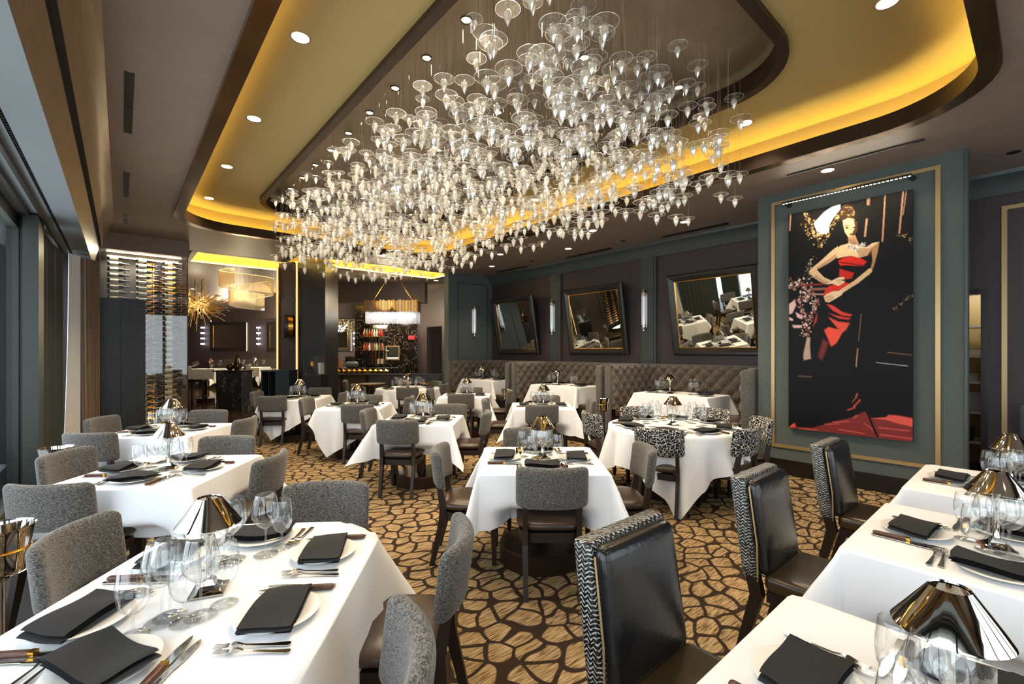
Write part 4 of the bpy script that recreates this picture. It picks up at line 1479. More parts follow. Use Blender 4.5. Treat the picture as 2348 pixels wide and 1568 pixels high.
# ------------------------------------------------------------------ picture
def paint():
    nw, nh = 230, 500
    src = np.array([(0, 0), (1, 0), (1, 1), (0, 1)], float)
    dst = np.array([(203, 395), (1440, 148), (1437, 2668.6), (192, 2534.6)], float)
    A, b = [], []
    for (x, y), (X, Y) in zip(src, dst):
        A += [[x, y, 1, 0, 0, 0, -X * x, -X * y], [0, 0, 0, x, y, 1, -Y * x, -Y * y]]
        b += [X, Y]
    h = np.append(np.linalg.solve(np.array(A), np.array(b)), 1).reshape(3, 3)
    U, Vv = np.meshgrid(np.linspace(0, 1, nw), np.linspace(0, 1, nh), indexing='ij')
    D = h[2, 0] * U + h[2, 1] * Vv + 1
    X, Y = (h[0, 0] * U + h[0, 1] * Vv + h[0, 2]) / D, (h[1, 0] * U + h[1, 1] * Vv + h[1, 2]) / D
    C = np.zeros((nw, nh, 3))
    C[:] = lin('#0d0d10')[:3]
    C += (np.clip((900 - Y) / 900, 0, 1) ** 2)[..., None] * np.array([0.012, 0.008, 0.004])
    R = np.random.default_rng(5)

    def put_(mask, col):
        c = np.array(lin(col)[:3])
        C[:] = C * (1 - mask[..., None]) + c * mask[..., None]

    def poly(pts, col, soft=5.0, off=0, a=1.0):
        P = np.array(pts, float) + [0, off]
        d = np.full(X.shape, 1e9)
        ins = np.zeros(X.shape, bool)
        for (x0, y0), (x1, y1) in zip(P, np.roll(P, -1, 0)):
            ex, ey = x1 - x0, y1 - y0
            t = np.clip(((X - x0) * ex + (Y - y0) * ey) / (ex * ex + ey * ey + 1e-9), 0, 1)
            d = np.minimum(d, (X - x0 - t * ex) ** 2 + (Y - y0 - t * ey) ** 2)
            cr = ((y0 > Y) != (y1 > Y)) & (X < (x1 - x0) * (Y - y0) / (y1 - y0 + 1e-12) + x0)
            ins ^= cr
        sd = np.where(ins, 1, -1) * np.sqrt(d)
        put_(np.clip(sd / soft + 0.5, 0, 1) * a, col)

    def line(p, q, wd, col, off=0, a=1.0):
        ex, ey = q[0] - p[0], q[1] - p[1]
        t = np.clip(((X - p[0]) * ex + (Y - off - p[1]) * ey) / (ex * ex + ey * ey), 0, 1)
        d = np.hypot(X - p[0] - t * ex, Y - off - p[1] - t * ey)
        put_(np.clip((wd - d) / 4 + 0.5, 0, 1) * a, col)

    def dots(curve, n, spread, cols, rmin, rmax, off=0):
        cv = np.array(curve, float)
        for _ in range(n):
            k = R.uniform(0, len(cv) - 1.001)
            i = int(k)
            c = cv[i] + (cv[i + 1] - cv[i]) * (k - i) + R.normal(0, spread, 2)
            r = R.uniform(rmin, rmax)
            d = np.hypot((X - c[0]) * R.uniform(0.7, 1.3), Y - off - c[1])
            put_(np.clip((r - d) / 4 + 0.5, 0, 1) * R.uniform(0.5, 1), cols[R.integers(len(cols))])
    O2 = 1306.6
    gold = ['#8a6a3a', '#c09a5c', '#5a4020', '#e0c48a']
    pink = ['#8a5a50', '#c89a8a', '#4a2a26', '#e8d0c8', '#6a3a34']
    poly([(495, 590), (455, 480), (560, 370), (640, 315), (725, 290), (720, 340), (650, 430), (615, 490), (605, 575), (560, 592)], '#e8e6e0')
    dots([(360, 370), (400, 450), (450, 550), (480, 610), (600, 600), (640, 500), (720, 380)], 130, 16, gold, 4, 11)
    dots([(340, 480), (420, 610), (520, 690), (570, 640)], 60, 22, gold, 3, 9)
    dots([(430, 820), (400, 920), (420, 1000), (370, 1050)], 60, 22, ['#a09080', '#d8c8b0', '#5a4a3a'], 3, 9)
    for p, q, wd in (((225, 390), (215, 550), 7), ((1168, 205), (1140, 660), 8), ((1348, 165), (1308, 580), 9), ((1378, 165), (1345, 400), 4), ((985, 445), (966, 610), 10), ((1002, 235), (1000, 290), 16)):
        line(p, q, wd, '#b08468')
    dots([(1290, 600), (1400, 610), (1440, 700)], 26, 12, gold, 3, 8)
    dots([(1230, 1350), (1280, 1330), (1360, 1250), (1440, 1205)], 26, 8, gold, 3, 8)
    # carved chair
    dots([(205, 1090), (290, 1080), (380, 1120), (400, 1190), (340, 1240)], 170, 26, pink, 4, 13)
    dots([(300, 1230), (330, 1340), (370, 1420), (360, 1560)], 120, 12, pink, 3, 8)
    dots([(500, 1230), (450, 1330), (400, 1460), (360, 1600)], 150, 18, pink, 4, 10)
    for P in ([(205, 1290), (260, 1245), (275, 1300), (235, 1380), (205, 1390)], [(270, 1370), (345, 1410), (330, 1440), (285, 1420)], [(205, 1420), (245, 1440), (240, 1455), (205, 1450)], [(235, 1500), (335, 1500), (330, 1525), (250, 1528)]):
        poly(P, '#d8b0ac', 12)
    line((345, 1100), (600, 1085), 9, '#7a2620')
    line((430, 1140), (590, 1135), 12, '#8a5a48')
    line((440, 1190), (560, 1190), 8, '#a08070')
    poly([(385, 310), (415, 320), (410, 400), (420, 530), (350, 545), (345, 490)], '#c0a898', 14, O2, 0.8)
    line((300, 705), (420, 712), 8, '#6a5048', O2, 0.6)
    # woman in a long red dress
    poly([(700, 370), (745, 300), (800, 280), (850, 320), (872, 380), (855, 435), (760, 445), (735, 460), (712, 430)], '#3a2616')
    dots([(720, 400), (770, 320), (840, 340), (850, 400), (780, 420)], 60, 12, ['#7a5a38', '#4a3420', '#20140c', '#a08458'], 4, 10)
    poly([(745, 455), (800, 430), (862, 440), (885, 520), (865, 590), (832, 632), (800, 622), (765, 570), (750, 500)], '#dcb78e')
    poly([(852, 440), (895, 470), (890, 560), (860, 605), (838, 632), (848, 560), (870, 525)], '#4a3324', 8)
    poly([(768, 518), (805, 522), (800, 535), (775, 535)], '#3a261a')
    poly([(845, 520), (882, 512), (880, 530), (850, 532)], '#2a1c14')
    line((765, 508), (806, 508), 4, '#5a3c28')
    line((832, 530), (838, 562), 4, '#b08a66')
    poly([(812, 588), (850, 575), (845, 600), (820, 605)], '#7a3a30')
    poly([(800, 620), (868, 600), (905, 690), (885, 720), (800, 705)], '#b88e68', 8)
    poly([(810, 680), (720, 705), (690, 740), (665, 780), (690, 832), (760, 815), (830, 808), (900, 828), (990, 802), (1030, 740), (1104, 668), (1040, 680), (980, 720), (900, 705)], '#e0bd94', 7)
    poly([(700, 708), (640, 750), (520, 860), (415, 945), (408, 985), (440, 995), (490, 940), (600, 880), (690, 818)], '#dcb88e')
    poly([(408, 960), (450, 1020), (520, 1068), (590, 1092), (640, 1082), (625, 1050), (560, 1022), (500, 962), (470, 930)], '#d8b48a')
    poly([(1030, 745), (1110, 665), (1092, 770), (1062, 880), (1032, 965), (1000, 1005), (985, 985), (1022, 930), (1042, 860)], '#a87e58', 8)
    poly([(880, 730), (1000, 730), (1060, 700), (1030, 770), (990, 805), (905, 826)], '#8a6244', 22, 0, 0.55)
    poly([(690, 815), (600, 880), (490, 942), (480, 925), (590, 850), (670, 790)], '#8a6244', 16, 0, 0.6)
    poly([(450, 1020), (520, 1066), (590, 1090), (600, 1070), (530, 1040), (470, 995)], '#946c4c', 14, 0, 0.6)
    poly([(790, 640), (860, 640), (890, 690), (830, 700)], '#7a5438', 18, 0, 0.5)
    poly([(700, 852), (760, 822), (850, 812), (930, 832), (987, 867), (940, 907), (860, 905), (780, 900), (720, 905), (705, 880)], '#d02a1e', 6)
    poly([(712, 935), (760, 950), (855, 975), (832, 1032), (760, 1042), (708, 1012)], '#c02a20', 8)
    poly([(700, 1085), (760, 1072), (832, 1085), (800, 1112), (720, 1142), (680, 1152), (560, 1202), (545, 1212), (570, 1142), (610, 1105)], '#d03020', 8)
    line((715, 870), (960, 905), 6, '#701410')
    line((1015, 955), (880, 1065), 22, '#d8b48a')
    line((880, 1065), (730, 1160), 20, '#d8b48a')
    poly([(590, 1088), (640, 1050), (700, 1022), (757, 1018), (760, 1040), (705, 1045), (768, 1060), (742, 1085), (700, 1107), (640, 1085)], '#e8c8a0', 5)
    for k in range(3):
        line((680 + 10 * k, 1052 + 16 * k), (755 - 10 * k, 1044 + 18 * k), 2.5, '#8a6244')
    poly([(735, 1150), (640, 1162), (580, 1188), (552, 1215), (560, 1240), (572, 1266), (602, 1272), (662, 1240), (740, 1190)], '#e4c49c', 5)
    for k in range(4):
        line((560 + 8 * k, 1225 + 13 * k), (640 + 4 * k, 1195 + 12 * k), 2.5, '#8a6244')
    for (cx, cy, r) in ((815, 722, 24), (880, 738, 28), (950, 690, 26)):
        dots([(cx, cy), (cx + 1, cy)], 22, r * 0.45, ['#e8e8e8', '#8a8a8a', '#ffffff', '#505050'], 4, 9)
    dots([(815, 690), (850, 710), (900, 708), (950, 690)], 24, 4, ['#e0e0e0', '#a0a0a0'], 4, 6)
    poly([(580, 1290), (640, 1300), (740, 1368), (835, 1393), (820, 1412), (730, 1400), (640, 1350)], '#d04038', 10)
    poly([(600, 1378), (700, 1408), (818, 1428), (800, 1446), (700, 1432)], '#c83a32', 8)
    poly([(600, 1422), (700, 1465), (812, 1478), (770, 1548), (720, 1555), (690, 1530)], '#d8503f', 14)
    poly([(555, 245), (600, 212), (690, 235), (775, 235), (735, 270), (680, 370), (625, 408), (590, 320)], '#e25240', 12, O2)
    poly([(545, 335), (595, 370), (570, 450), (530, 545), (495, 505), (520, 420)], '#70302a', 30, O2, 0.9)
    poly([(490, 70), (480, 150), (445, 210), (465, 130)], '#b0362c', 8, O2)
    line((927, 80), (900, 350), 3, '#8a6a50', O2)
    line((890, 430), (874, 605), 6, '#a87a58', O2)
    line((1075, 566), (1390, 600), 4, '#9a9aa0', O2)
    line((1190, 465), (1430, 490), 5, '#6a4a38', O2)
    # red fabric on the floor
    poly([(192, 1228), (255, 1175), (282, 1222), (430, 1228), (560, 1192), (640, 1165), (800, 1130), (880, 1095), (960, 1060), (1000, 1100), (1030, 1132), (1180, 1122), (1210, 1090), (1300, 1096), (1450, 1122), (1450, 1400), (1000, 1330), (600, 1290), (192, 1260)], '#7a2e2e', 18, O2)
    poly([(1030, 1128), (1170, 1115), (1200, 1092), (1300, 1100), (1445, 1130), (1445, 1210), (1300, 1180), (1170, 1140)], '#d8574e', 12, O2)
    poly([(195, 1222), (252, 1178), (262, 1222)], '#d85a48', 6, O2)
    for (p, q, wd) in (((300, 1235), (480, 1250), 8), ((560, 1190), (700, 1185), 6), ((640, 1168), (800, 1158), 7), ((960, 1180), (1040, 1240), 7), ((1120, 1290), (1430, 1330), 9), ((1100, 1220), (1400, 1250), 8), ((700, 1240), (950, 1280), 7), ((880, 1100), (850, 1125), 8)):
        line(p, q, wd, '#c2554e', O2, 0.7)
    line((980, 1060), (1085, 1310), 11, '#1a0d0f', O2)
    for (p, q, wd) in (((885, 880), (870, 920), 8), ((870, 920), (835, 965), 5), ((910, 945), (850, 1010), 9), ((860, 1020), (790, 1045), 8)):
        line(p, q, wd, '#c04a44', O2, 0.8)
    C *= 1 + 0.12 * R.normal(0, 1, (nw, nh, 1)) * (C.max(-1, keepdims=True) > 0.02)
    return nw, nh, np.clip(C, 0, 1)


nw, nh, C = paint()
PY0, PY1, PZ0, PZ1 = 0.914, 2.11, 0.612, 3.318
m, nt, out = newmat('picture_print')
p_ = N(nt, 'ShaderNodeBsdfPrincipled', i_Roughness=0.5)
p_.inputs['Specular IOR Level'].default_value = 0.15
at_ = N(nt, 'ShaderNodeAttribute', attribute_name='print')
nt.links.new(at_.outputs['Color'], p_.inputs['Base Color'])
nt.links.new(p_.outputs[0], out.inputs[0])
mb = MB()
ii, jj = np.meshgrid(np.arange(nw), np.arange(nh), indexing='ij')
V_ = np.stack([np.full(ii.shape, -0.0405), (PY1 - PY0) * (0.5 - ii / (nw - 1)), (PZ1 - PZ0) * (1 - jj / (nh - 1))], -1).reshape(-1, 3)
idx = np.arange(nw * nh).reshape(nw, nh)
F_ = np.stack([idx[:-1, :-1], idx[:-1, 1:], idx[1:, 1:], idx[1:, :-1]], -1).reshape(-1, 4)
mb.add(V_.tolist(), F_.tolist())
me = mb.mesh('picture_print', 'picture_print', 0)
att = me.color_attributes.new('print', 'FLOAT_COLOR', 'POINT')
att.data.foreach_set('color', np.concatenate([C.reshape(-1, 3), np.ones((nw * nh, 1))], 1).astype(np.float32).ravel())
body = MB().box(-0.04, 0.0, -(PY1 - PY0) / 2, (PY1 - PY0) / 2, 0, PZ1 - PZ0).mesh('picture_panel', 'black', 0)
spawn('picture', [('panel', body), ('print', me, None, 'photo print of a woman in a strapless red gown beside a carved chair')], (PX - 0.025, (PY0 + PY1) / 2, PZ0), 0, 'tall picture of a woman in a red gown on the grey-green wall', 'picture')
# picture light
bar_ = MB().tube([(0, -0.62, 0), (0, 0.62, 0)], 0.013, 8)
leds = MB()
for k in range(34):
    yy = -0.60 + 1.2 * k / 33
    leds.box(-0.006, 0.006, yy - 0.011, yy + 0.011, -0.0165, -0.012)
arms = MB()
for yy in (-0.60, 0.60):
    arms.tube([(0, yy, 0), (0.17, yy, 0.01)], 0.008, 6)
mounts = MB()
for yy in (-0.60, 0.60):
    mounts.tube([(0.17, yy, 0.01), (0.195, yy, 0.01)], 0.03, 12)
pl = spawn('picture_light', [('rail', bar_.mesh('picture_light_rail', 'black')), ('led_row', leds.mesh('picture_light_leds', 'strip_white', 0)), ('arms', arms.mesh('picture_light_arms', 'black')), ('mounts', mounts.mesh('picture_light_mounts', 'black'))], (PX - 0.20, 1.52, 3.44), 0, 'slim black picture light bar above the red gown picture', 'picture light')
for c in pl.children:
    if c.name.startswith('led_row'):
        c['kind'] = 'stuff'
lamp('picture_light_glow', 'AREA', (PX - 0.20, 1.52, 3.415), 14, (1.0, 0.88, 0.68), (0, math.radians(35), 0), shape='RECTANGLE', size=0.03, size_y=1.2)

# ------------------------------------------------------------------ curtains
def curtain(p, q, z0, z1, folds, amp, mat, name, flare=(0, 0), n=60):
    mb = MB()
    p, q = Vector(p), Vector(q)
    d = q - p
    nrm = Vector((-d.y, d.x)).normalized()
    vs, fs = [], []
    rows = 10
    for j in range(rows + 1):
        k = j / rows
        z = z1 + (z0 - z1) * k
        for i in range(n + 1):
            f = i / n
            a = amp * (0.7 + 0.3 * k) * (math.sin(2 * PI * folds * f) + 0.35 * math.sin(2 * PI * folds * 2.3 * f + 1 + k))
            c = p + d * f + nrm * a + Vector(flare) * (f * k * k)
            vs.append((c.x, c.y, z))
    m_ = n + 1
    for j in range(rows):
        for i in range(n):
            fs.append((j * m_ + i, j * m_ + i + 1, (j + 1) * m_ + i + 1, (j + 1) * m_ + i))
    return mb.add(vs, fs).mesh(name, mat, 80)


spawn('drape', curtain((-0.26, 9.50), (-0.44, 9.22), 0.02, 2.97, 5, 0.022, 'drape', 'drape', (0.02, -0.02)), (0, 0, 0), 0, 'taupe pleated drape hanging beside the charcoal cabinet', 'curtain')
spawn('sheer_curtain', curtain((-0.46, 9.18), (-0.565, 8.95), 0.02, 2.97, 4, 0.014, 'sheer', 'sheer_curtain', (-0.05, -0.12)), (0, 0, 0), 0, 'white sheer curtain gathered beside the taupe drape', 'curtain')
spawn('dark_drape', curtain((-0.62, 8.85), (-0.74, 7.50), 0.02, 2.96, 9, 0.02, 'dark_drape', 'dark_drape'), (0, 0, 0), 0, 'dark grey drape hanging along the window behind the metal column', 'curtain')

# ------------------------------------------------------------------ charcoal cabinet and wine display
body = MB().box(-0.32, 0.31, 9.86, 10.40, 0.0, 2.45)
doors = [MB().box(-0.315, -0.006, 9.845, 9.86, 0.30, 2.445), MB().box(0.0, 0.305, 9.845, 9.86, 0.30, 2.445)]
spawn('tall_cabinet', [('body', body.mesh('cabinet_body', 'charcoal_wood', 0))] + [('door', d_.mesh('cabinet_door', 'charcoal_wood', 0)) for d_ in doors] + [('plinth', MB().box(-0.315, 0.305, 9.85, 9.86, 0.0, 0.29).mesh('cabinet_plinth', 'charcoal_wood', 0))], (0, 0, 0), 0, 'tall charcoal wood cabinet before the glass wine wall', 'cabinet')
mb = MB().box(-0.9, 0.97, 10.45, 11.5, 3.35, CEIL)
struct('trim_18', mb, 'ceiling_paint', label='dropped fascia above the glass wine wall')
fr = MB()
for (x, y) in ((0.95, 10.53), (0.95, 11.42), (-0.3, 10.53)):
    fr.box(x - 0.008, x + 0.008, y - 0.008, y + 0.008, 0, 3.35)
case = spawn('wine_display_case', [('front_pane', MB().box(-0.29, 0.945, 10.528, 10.536, 0.02, 3.35).mesh('case_front', 'pane', 0)), ('side_pane', MB().box(0.946, 0.954, 10.54, 11.41, 0.02, 3.35).mesh('case_side', 'pane', 0)),
                                   ('frame', fr.mesh('case_frame', 'dark_bronze', 0)), ('floor_panel', MB().box(-0.3, 0.95, 10.54, 11.42, 0.0, 0.04).mesh('case_floor', 'dark_marble', 0)), ('back_panel', MB().box(-0.3, 0.55, 11.43, 11.45, 0.0, 3.35).mesh('case_back', 'grey_lacquer', 0))], (0, 0, 0), 0, 'glass wine wall full of bottles lying on pegs', 'display case')
strip_ = MB().box(-0.2, 0.86, 10.60, 10.62, 3.325, 3.345).box(-0.2, 0.86, 11.2, 11.22, 3.325, 3.345)
spawn('case_light_strip', strip_.mesh('case_light_strip', 'strip_white', 0), (0, 0, 0), 0, 'bright light strip along the top of the wine wall', 'light strip')
lamp('wine_wall_glow', 'AREA', (0.33, 10.72, 3.30), 50, (1.0, 0.84, 0.6), (0, 0, 0), shape='RECTANGLE', size=1.1, size_y=0.3)
lamp('wine_wall_foot_glow', 'AREA', (0.33, 10.95, 0.10), 10, (1.0, 0.8, 0.5), (PI, 0, 0), shape='RECTANGLE', size=1.1, size_y=0.3)


def bottle_parts(label, nm):
    b = MB().lathe([(0.0, 0.0), (0.034, 0.0), (0.0375, 0.006), (0.0375, 0.17), (0.034, 0.195), (0.018, 0.235), (0.0145, 0.25), (0.0145, 0.30), (0.0, 0.30)], 14)
    l = MB().lathe([(0.0382, 0.035), (0.0382, 0.150)], 14)
    c = MB().lathe([(0.0152, 0.245), (0.0152, 0.302), (0.0, 0.303)], 12)
    return [('body', b.mesh(nm + '_body', 'bottle_glass')), ('label', l.mesh(nm + '_label', label)), ('capsule', c.mesh(nm + '_capsule', 'capsule'))]


BOT_A, BOT_B = bottle_parts('paper_label', 'wine_bottle'), bottle_parts('tan_label', 'tan_wine_bottle')
posts = []
for (X0, Yb, parts, zmin, lab, grp) in ((-0.19, 10.70, BOT_A, 2.45, 'cream-labelled wine bottle lying in the wine wall above the cabinet', 'bottles above the cabinet'), (0.20, 10.70, BOT_A, 0.3, 'cream-labelled wine bottle lying in the middle column of the wine wall', 'bottles in the middle column'),
                                        (0.58, 10.70, BOT_A, 0.3, 'cream-labelled wine bottle lying in the lit outer column of the wine wall', 'bottles in the outer column'), (0.33, 11.15, BOT_B, 0.3, 'tan-labelled wine bottle lying in the rear column of the wine wall', 'bottles in the rear column'), (0.66, 11.2, BOT_B, 0.3, 'tan-labelled wine bottle lying in the far corner of the wine wall', 'bottles in the corner column')):
    z = 3.24
    while z > zmin:
        spawn('wine_bottle', parts, (X0, Yb, z), 0, lab, 'bottle', grp, rot=(0, PI / 2, 0))
        z -= 0.101
    for dx in (0.06, 0.235):
        posts.append((X0 + dx, Yb + 0.055))
mbp = [MB().box(x - 0.006, x + 0.006, y - 0.006, y + 0.006, 0.04, 3.33).mesh('rack_post', 'dark_bronze', 0) for x, y in posts]
pegs = MB()
for (x, y) in posts:
    z = 3.24
    while z > 0.3:
        pegs.box(x - 0.004, x + 0.004, y - 0.10, y, z - 0.043, z - 0.038)
        z -= 0.101
rk = spawn('bottle_rack', [('post', p_) for p_ in mbp] + [('pegs', pegs.mesh('rack_pegs', 'dark_bronze', 0))], (0, 0, 0), 0, 'steel post and peg rack inside the wine wall', 'rack')
for c in rk.children:
    if c.name.startswith('pegs'):
        c['kind'] = 'stuff'

# ------------------------------------------------------------------ ice buckets
def bucket_parts(stand):
    b = MB().lathe([(0.0, 0.0), (0.075, 0.0), (0.082, 0.03), (0.092, 0.12), (0.105, 0.19), (0.11, 0.20), (0.103, 0.195), (0.09, 0.12), (0.078, 0.01), (0.0, 0.008)], 24)
    r_ = MB().tube([(0.094 * math.cos(2 * PI * k / 24), 0.094 * math.sin(2 * PI * k / 24), 0.10) for k in range(24)], 0.004, 5, True)
    b.move(lambda p: (p[0], p[1], p[2] + 0.62))
    r_.move(lambda p: (p[0], p[1], p[2] + 0.62))
    st = MB().lathe([(0.0, 0.0), (0.12, 0.0), (0.12, 0.012), (0.03, 0.03), (0.014, 0.06), (0.014, 0.58), (0.06, 0.61), (0.085, 0.62)], 20)
    return [('bucket', b.mesh('ice_bucket', 'chrome')), ('band', r_.mesh('ice_bucket_band', 'brass')), ('stand', st.mesh('ice_bucket_stand', 'chrome'))]


BUCK = bucket_parts(True)
for (t, s, lab) in ((1.48, 7.42, 'steel ice bucket on a stand between the last two booths'), (-0.11, 9.22, 'steel ice bucket on a stand before the far booth gap'), (-3.62, 3.62, 'steel ice bucket behind the second window table chair'), (-2.22, 1.98, 'steel ice bucket beside the long window table')):
    spawn('ice_bucket', BUCK, W(t, s), 0, lab, 'ice bucket')

# ------------------------------------------------------------------ pantry shelves and slatted chair on the right
sh_parts = []
for x in (8.65, 9.05):
    for y in (0.35, 1.55):
        sh_parts.append(('post', MB().box(x - 0.015, x + 0.015, y - 0.015, y + 0.015, 0, 2.3).mesh('pantry_post', 'china', 0)))
for z in (0.35, 0.75, 1.15, 1.5, 1.9):
    sh_parts.append(('shelf', MB().box(8.63, 9.07, 0.33, 1.57, z, z + 0.03).mesh('pantry_shelf', 'china', 0)))
spawn('pantry_shelf_unit', sh_parts, (0, 0, 0), 0, 'white shelf unit inside the pantry doorway', 'shelf')
for k, (y, z, h, mt, lab) in enumerate(((0.62, 1.53, 0.10, 'paper_label', 'stacked cream boxes on the pantry shelf'), (0.70, 1.18, 0.09, 'white_plastic', 'white container on the middle pantry shelf'), (0.60, 0.78, 0.24, 'white_plastic', 'white machine on the pantry shelf'), (0.75, 0.38, 0.16, 'grey_lacquer', 'dark box on the lowest pantry shelf'))):
    spawn('storage_box', [('body', MB().rbox((0.11, 0.13, h / 2), (0.02, 0.02, 0.02), (2, 2, 2), (0, 0, h / 2)).mesh('storage_box', mt)), ('lid', MB().box(-0.115, 0.115, -0.135, 0.135, h - 0.002, h + 0.012).mesh('storage_lid', mt, 0))], (8.80, y, z), 0, lab, 'box')
sl = [('seat', MB().rbox((0.22, 0.22, 0.03), (0.03, 0.03, 0.02), (2, 2, 2), (0, 0, 0.45)).mesh('slat_seat', 'dark_wood'))]
for sx in (-1, 1):
    sl.append(('leg', MB().bar((sx * 0.2, 0.2, 0), (sx * 0.2, 0.2, 0.43), 0.035).mesh('slat_leg', 'dark_wood', 0)))
    sl.append(('leg', MB().bar((sx * 0.2, -0.22, 0), (sx * 0.2, -0.25, 1.0), 0.035).mesh('slat_post', 'dark_wood', 0)))
for z in (0.60, 0.68, 0.76, 0.84, 0.92):
    sl.append(('slat', MB().box(-0.2, 0.2, -0.255, -0.235, z, z + 0.05).mesh('slat', 'dark_wood', 0)))
spawn('slatted_chair', sl, (7.28, -0.05, 0), PI / 2, 'dark wooden slat-back chair by the brown wall', 'chair')

# ------------------------------------------------------------------ the bar and lounge beyond (local x = t, y = s)
def away(name, parts, t, s, label, cat, group=None, z=0.0, a=0.0):
    return spawn(name, parts, W(t, s, z), RZ(a), label, cat, group)


def tbox(t0, t1, s0, s1, z0, z1):
    c = [W(t0, s0), W(t1, s0), W(t1, s1), W(t0, s1)]
    return [(p[0], p[1], z0) for p in c], [(p[0], p[1], z1) for p in c]


def tstruct(name, boxes, mat, label):
    mb = MB()
    for b_ in boxes:
        mb.hexa(*tbox(*b_))
    o = struct(name, mb, mat, label=label)
    o['kind'] = 'structure'
    return o


tstruct('wall_back', [(-22, 0.5, 22.0, 22.2, 0, CEIL)], 'wall_brown', 'mauve-brown far wall of the lounge')
tstruct('wall_lounge', [(-16.9, -16.7, 13.0, 22.0, 0, CEIL)], 'wall_brown', 'brown side wall of the lounge')
mb = MB().box(-3.1, -3.0, 9.5, 32, 0, CEIL).box(-3.1, -0.9, 9.5, 9.6, 0, CEIL).box(16, 16.1, 9.9, 32, 0, CEIL).box(-3, 16, 30, 30.1, 0, CEIL).box(8.9, 9.0, 12.3, 13.8, 0, 2.6)
struct('wall_far', mb, 'wall_brown', label='outer walls of the lounge')
# column with brass light strips
tstruct('wall_column', [(-4.84, -4.27, 10.42, 11.2, 0, CEIL), (-5.50, -4.84, 10.62, 11.2, 0, CEIL)], 'grey_lacquer', 'dark grey lacquered column before the bar')
tstruct('wall_column_panel', [(-5.42, -4.98, 10.60, 10.62, 0.3, CEIL)], 'wall_brown', 'brown glossy panel on the column')
for (t, s, lab) in ((-5.44, 10.57, 'vertical brass light strip on the outer edge of the column'), (-4.89, 10.36, 'vertical brass light strip on the front of the column')):
    away('column_light_strip', [('strip', MB().box(-0.014, 0.014, -0.02, 0.0, 0.4, CEIL - 0.01).mesh('strip', 'strip_gold', 0)), ('channel', MB().box(-0.035, 0.035, 0.0, 0.03, 0.0, CEIL - 0.005).mesh('strip_channel', 'brass', 0))], t, s, lab, 'light strip')
# round sign with the letter M
cu = bpy.data.curves.new('letter', 'FONT')
cu.body = 'M'
cu.size = 0.46
cu.extrude = 0.012
cu.align_x = 'CENTER'
cu.align_y = 'CENTER'
tmp = bpy.data.objects.new('letter', cu)
COL.objects.link(tmp)
bpy.context.view_layer.update()
letter = bpy.data.meshes.new_from_object(tmp.evaluated_get(bpy.context.evaluated_depsgraph_get()))
bpy.data.objects.remove(tmp)
letter.materials.clear()
letter.materials.append(M['grey_lacquer'])
letter.transform(Matrix.Rotation(PI / 2, 4, 'X') @ Matrix.Scale(0.75, 4, (1, 0, 0)))
letter.transform(Matrix.Translation((0, -0.16, 0)))
rg = MB()
for (r0, r1, y0, y1) in ((0.235, 0.27, -0.175, -0.10),):
    n = 32
    for k in range(n):
        a0, a1 = 2 * PI * k / n, 2 * PI * (k + 1) / n
        pts = [(r * math.cos(a), yy, r * math.sin(a)) for yy in (y0, y1) for (r, a) in ((r0, a0), (r1, a0), (r1, a1), (r0, a1))]
        rg.add(pts, [(0, 1, 2, 3), (7, 6, 5, 4), (0, 4, 5, 1), (2, 6, 7, 3), (1, 5, 6, 2), (3, 7, 4, 0)])
dr = MB().tube([(0, -0.10, 0), (0, 0.0, 0)], 0.262, 32)
away('round_sign', [('ring', rg.mesh('sign_ring', 'grey_lacquer', 30)), ('letter', letter, None, 'dark letter M'), ('drum', dr.mesh('sign_drum', 'brass', 30), None, 'brass drum edge')], -5.10, 10.58, 'round dark sign with a letter M on a brass drum on the column', 'sign', z=2.17, a=60)
# navy shelf unit, pedestal and acrylic case
ns = [('top', MB().box(-0.31, 0.31, -0.2, 0.2, 1.15, 1.18).mesh('shelf_top', 'navy_lacquer', 0)), ('side', MB().box(0.0, 0.3, -0.19, 0.2, 0, 1.15).mesh('shelf_block', 'navy_lacquer', 0)), ('side', MB().box(-0.3, -0.28, -0.19, 0.2, 0, 1.15).mesh('shelf_side', 'navy_lacquer', 0)), ('back', MB().box(-0.28, 0.0, 0.17, 0.2, 0, 1.15).mesh('shelf_back', 'black', 0))]
for z in (0.05, 0.55):
    ns.append(('shelf', MB().box(-0.28, 0.0, -0.18, 0.17, z, z + 0.02).mesh('shelf_board', 'navy_lacquer', 0)))
ns.append(('divider', MB().box(-0.15, -0.135, -0.18, 0.17, 0.57, 1.15).mesh('shelf_divider', 'navy_lacquer', 0)))
away('shelf_unit', ns, -5.1, 10.0, 'low navy shelf unit at the foot of the column', 'shelf')
away('pedestal', [('body', MB().box(-0.2, 0.2, -0.2, 0.2, 0, 1.06).mesh('pedestal_body', 'black', 0)), ('top', MB().box(-0.205, 0.205, -0.205, 0.205, 1.06, 1.09).mesh('pedestal_top', 'grey_lacquer', 0))], -4.30, 9.98, 'black pedestal under the acrylic trophy case', 'pedestal')
ac = MB()
for b_ in ((-0.19, 0.19, -0.19, -0.182), (-0.19, 0.19, 0.182, 0.19), (-0.19, -0.182, -0.182, 0.182), (0.182, 0.19, -0.182, 0.182)):
    ac.box(*b_, 0.0, 0.38)
ac.box(-0.19, 0.19, -0.19, 0.19, 0.38, 0.388)
away('acrylic_case', ac.mesh('acrylic_case', 'acrylic', 0), -4.30, 9.98, 'clear acrylic case on the black pedestal', 'display case', z=1.091)
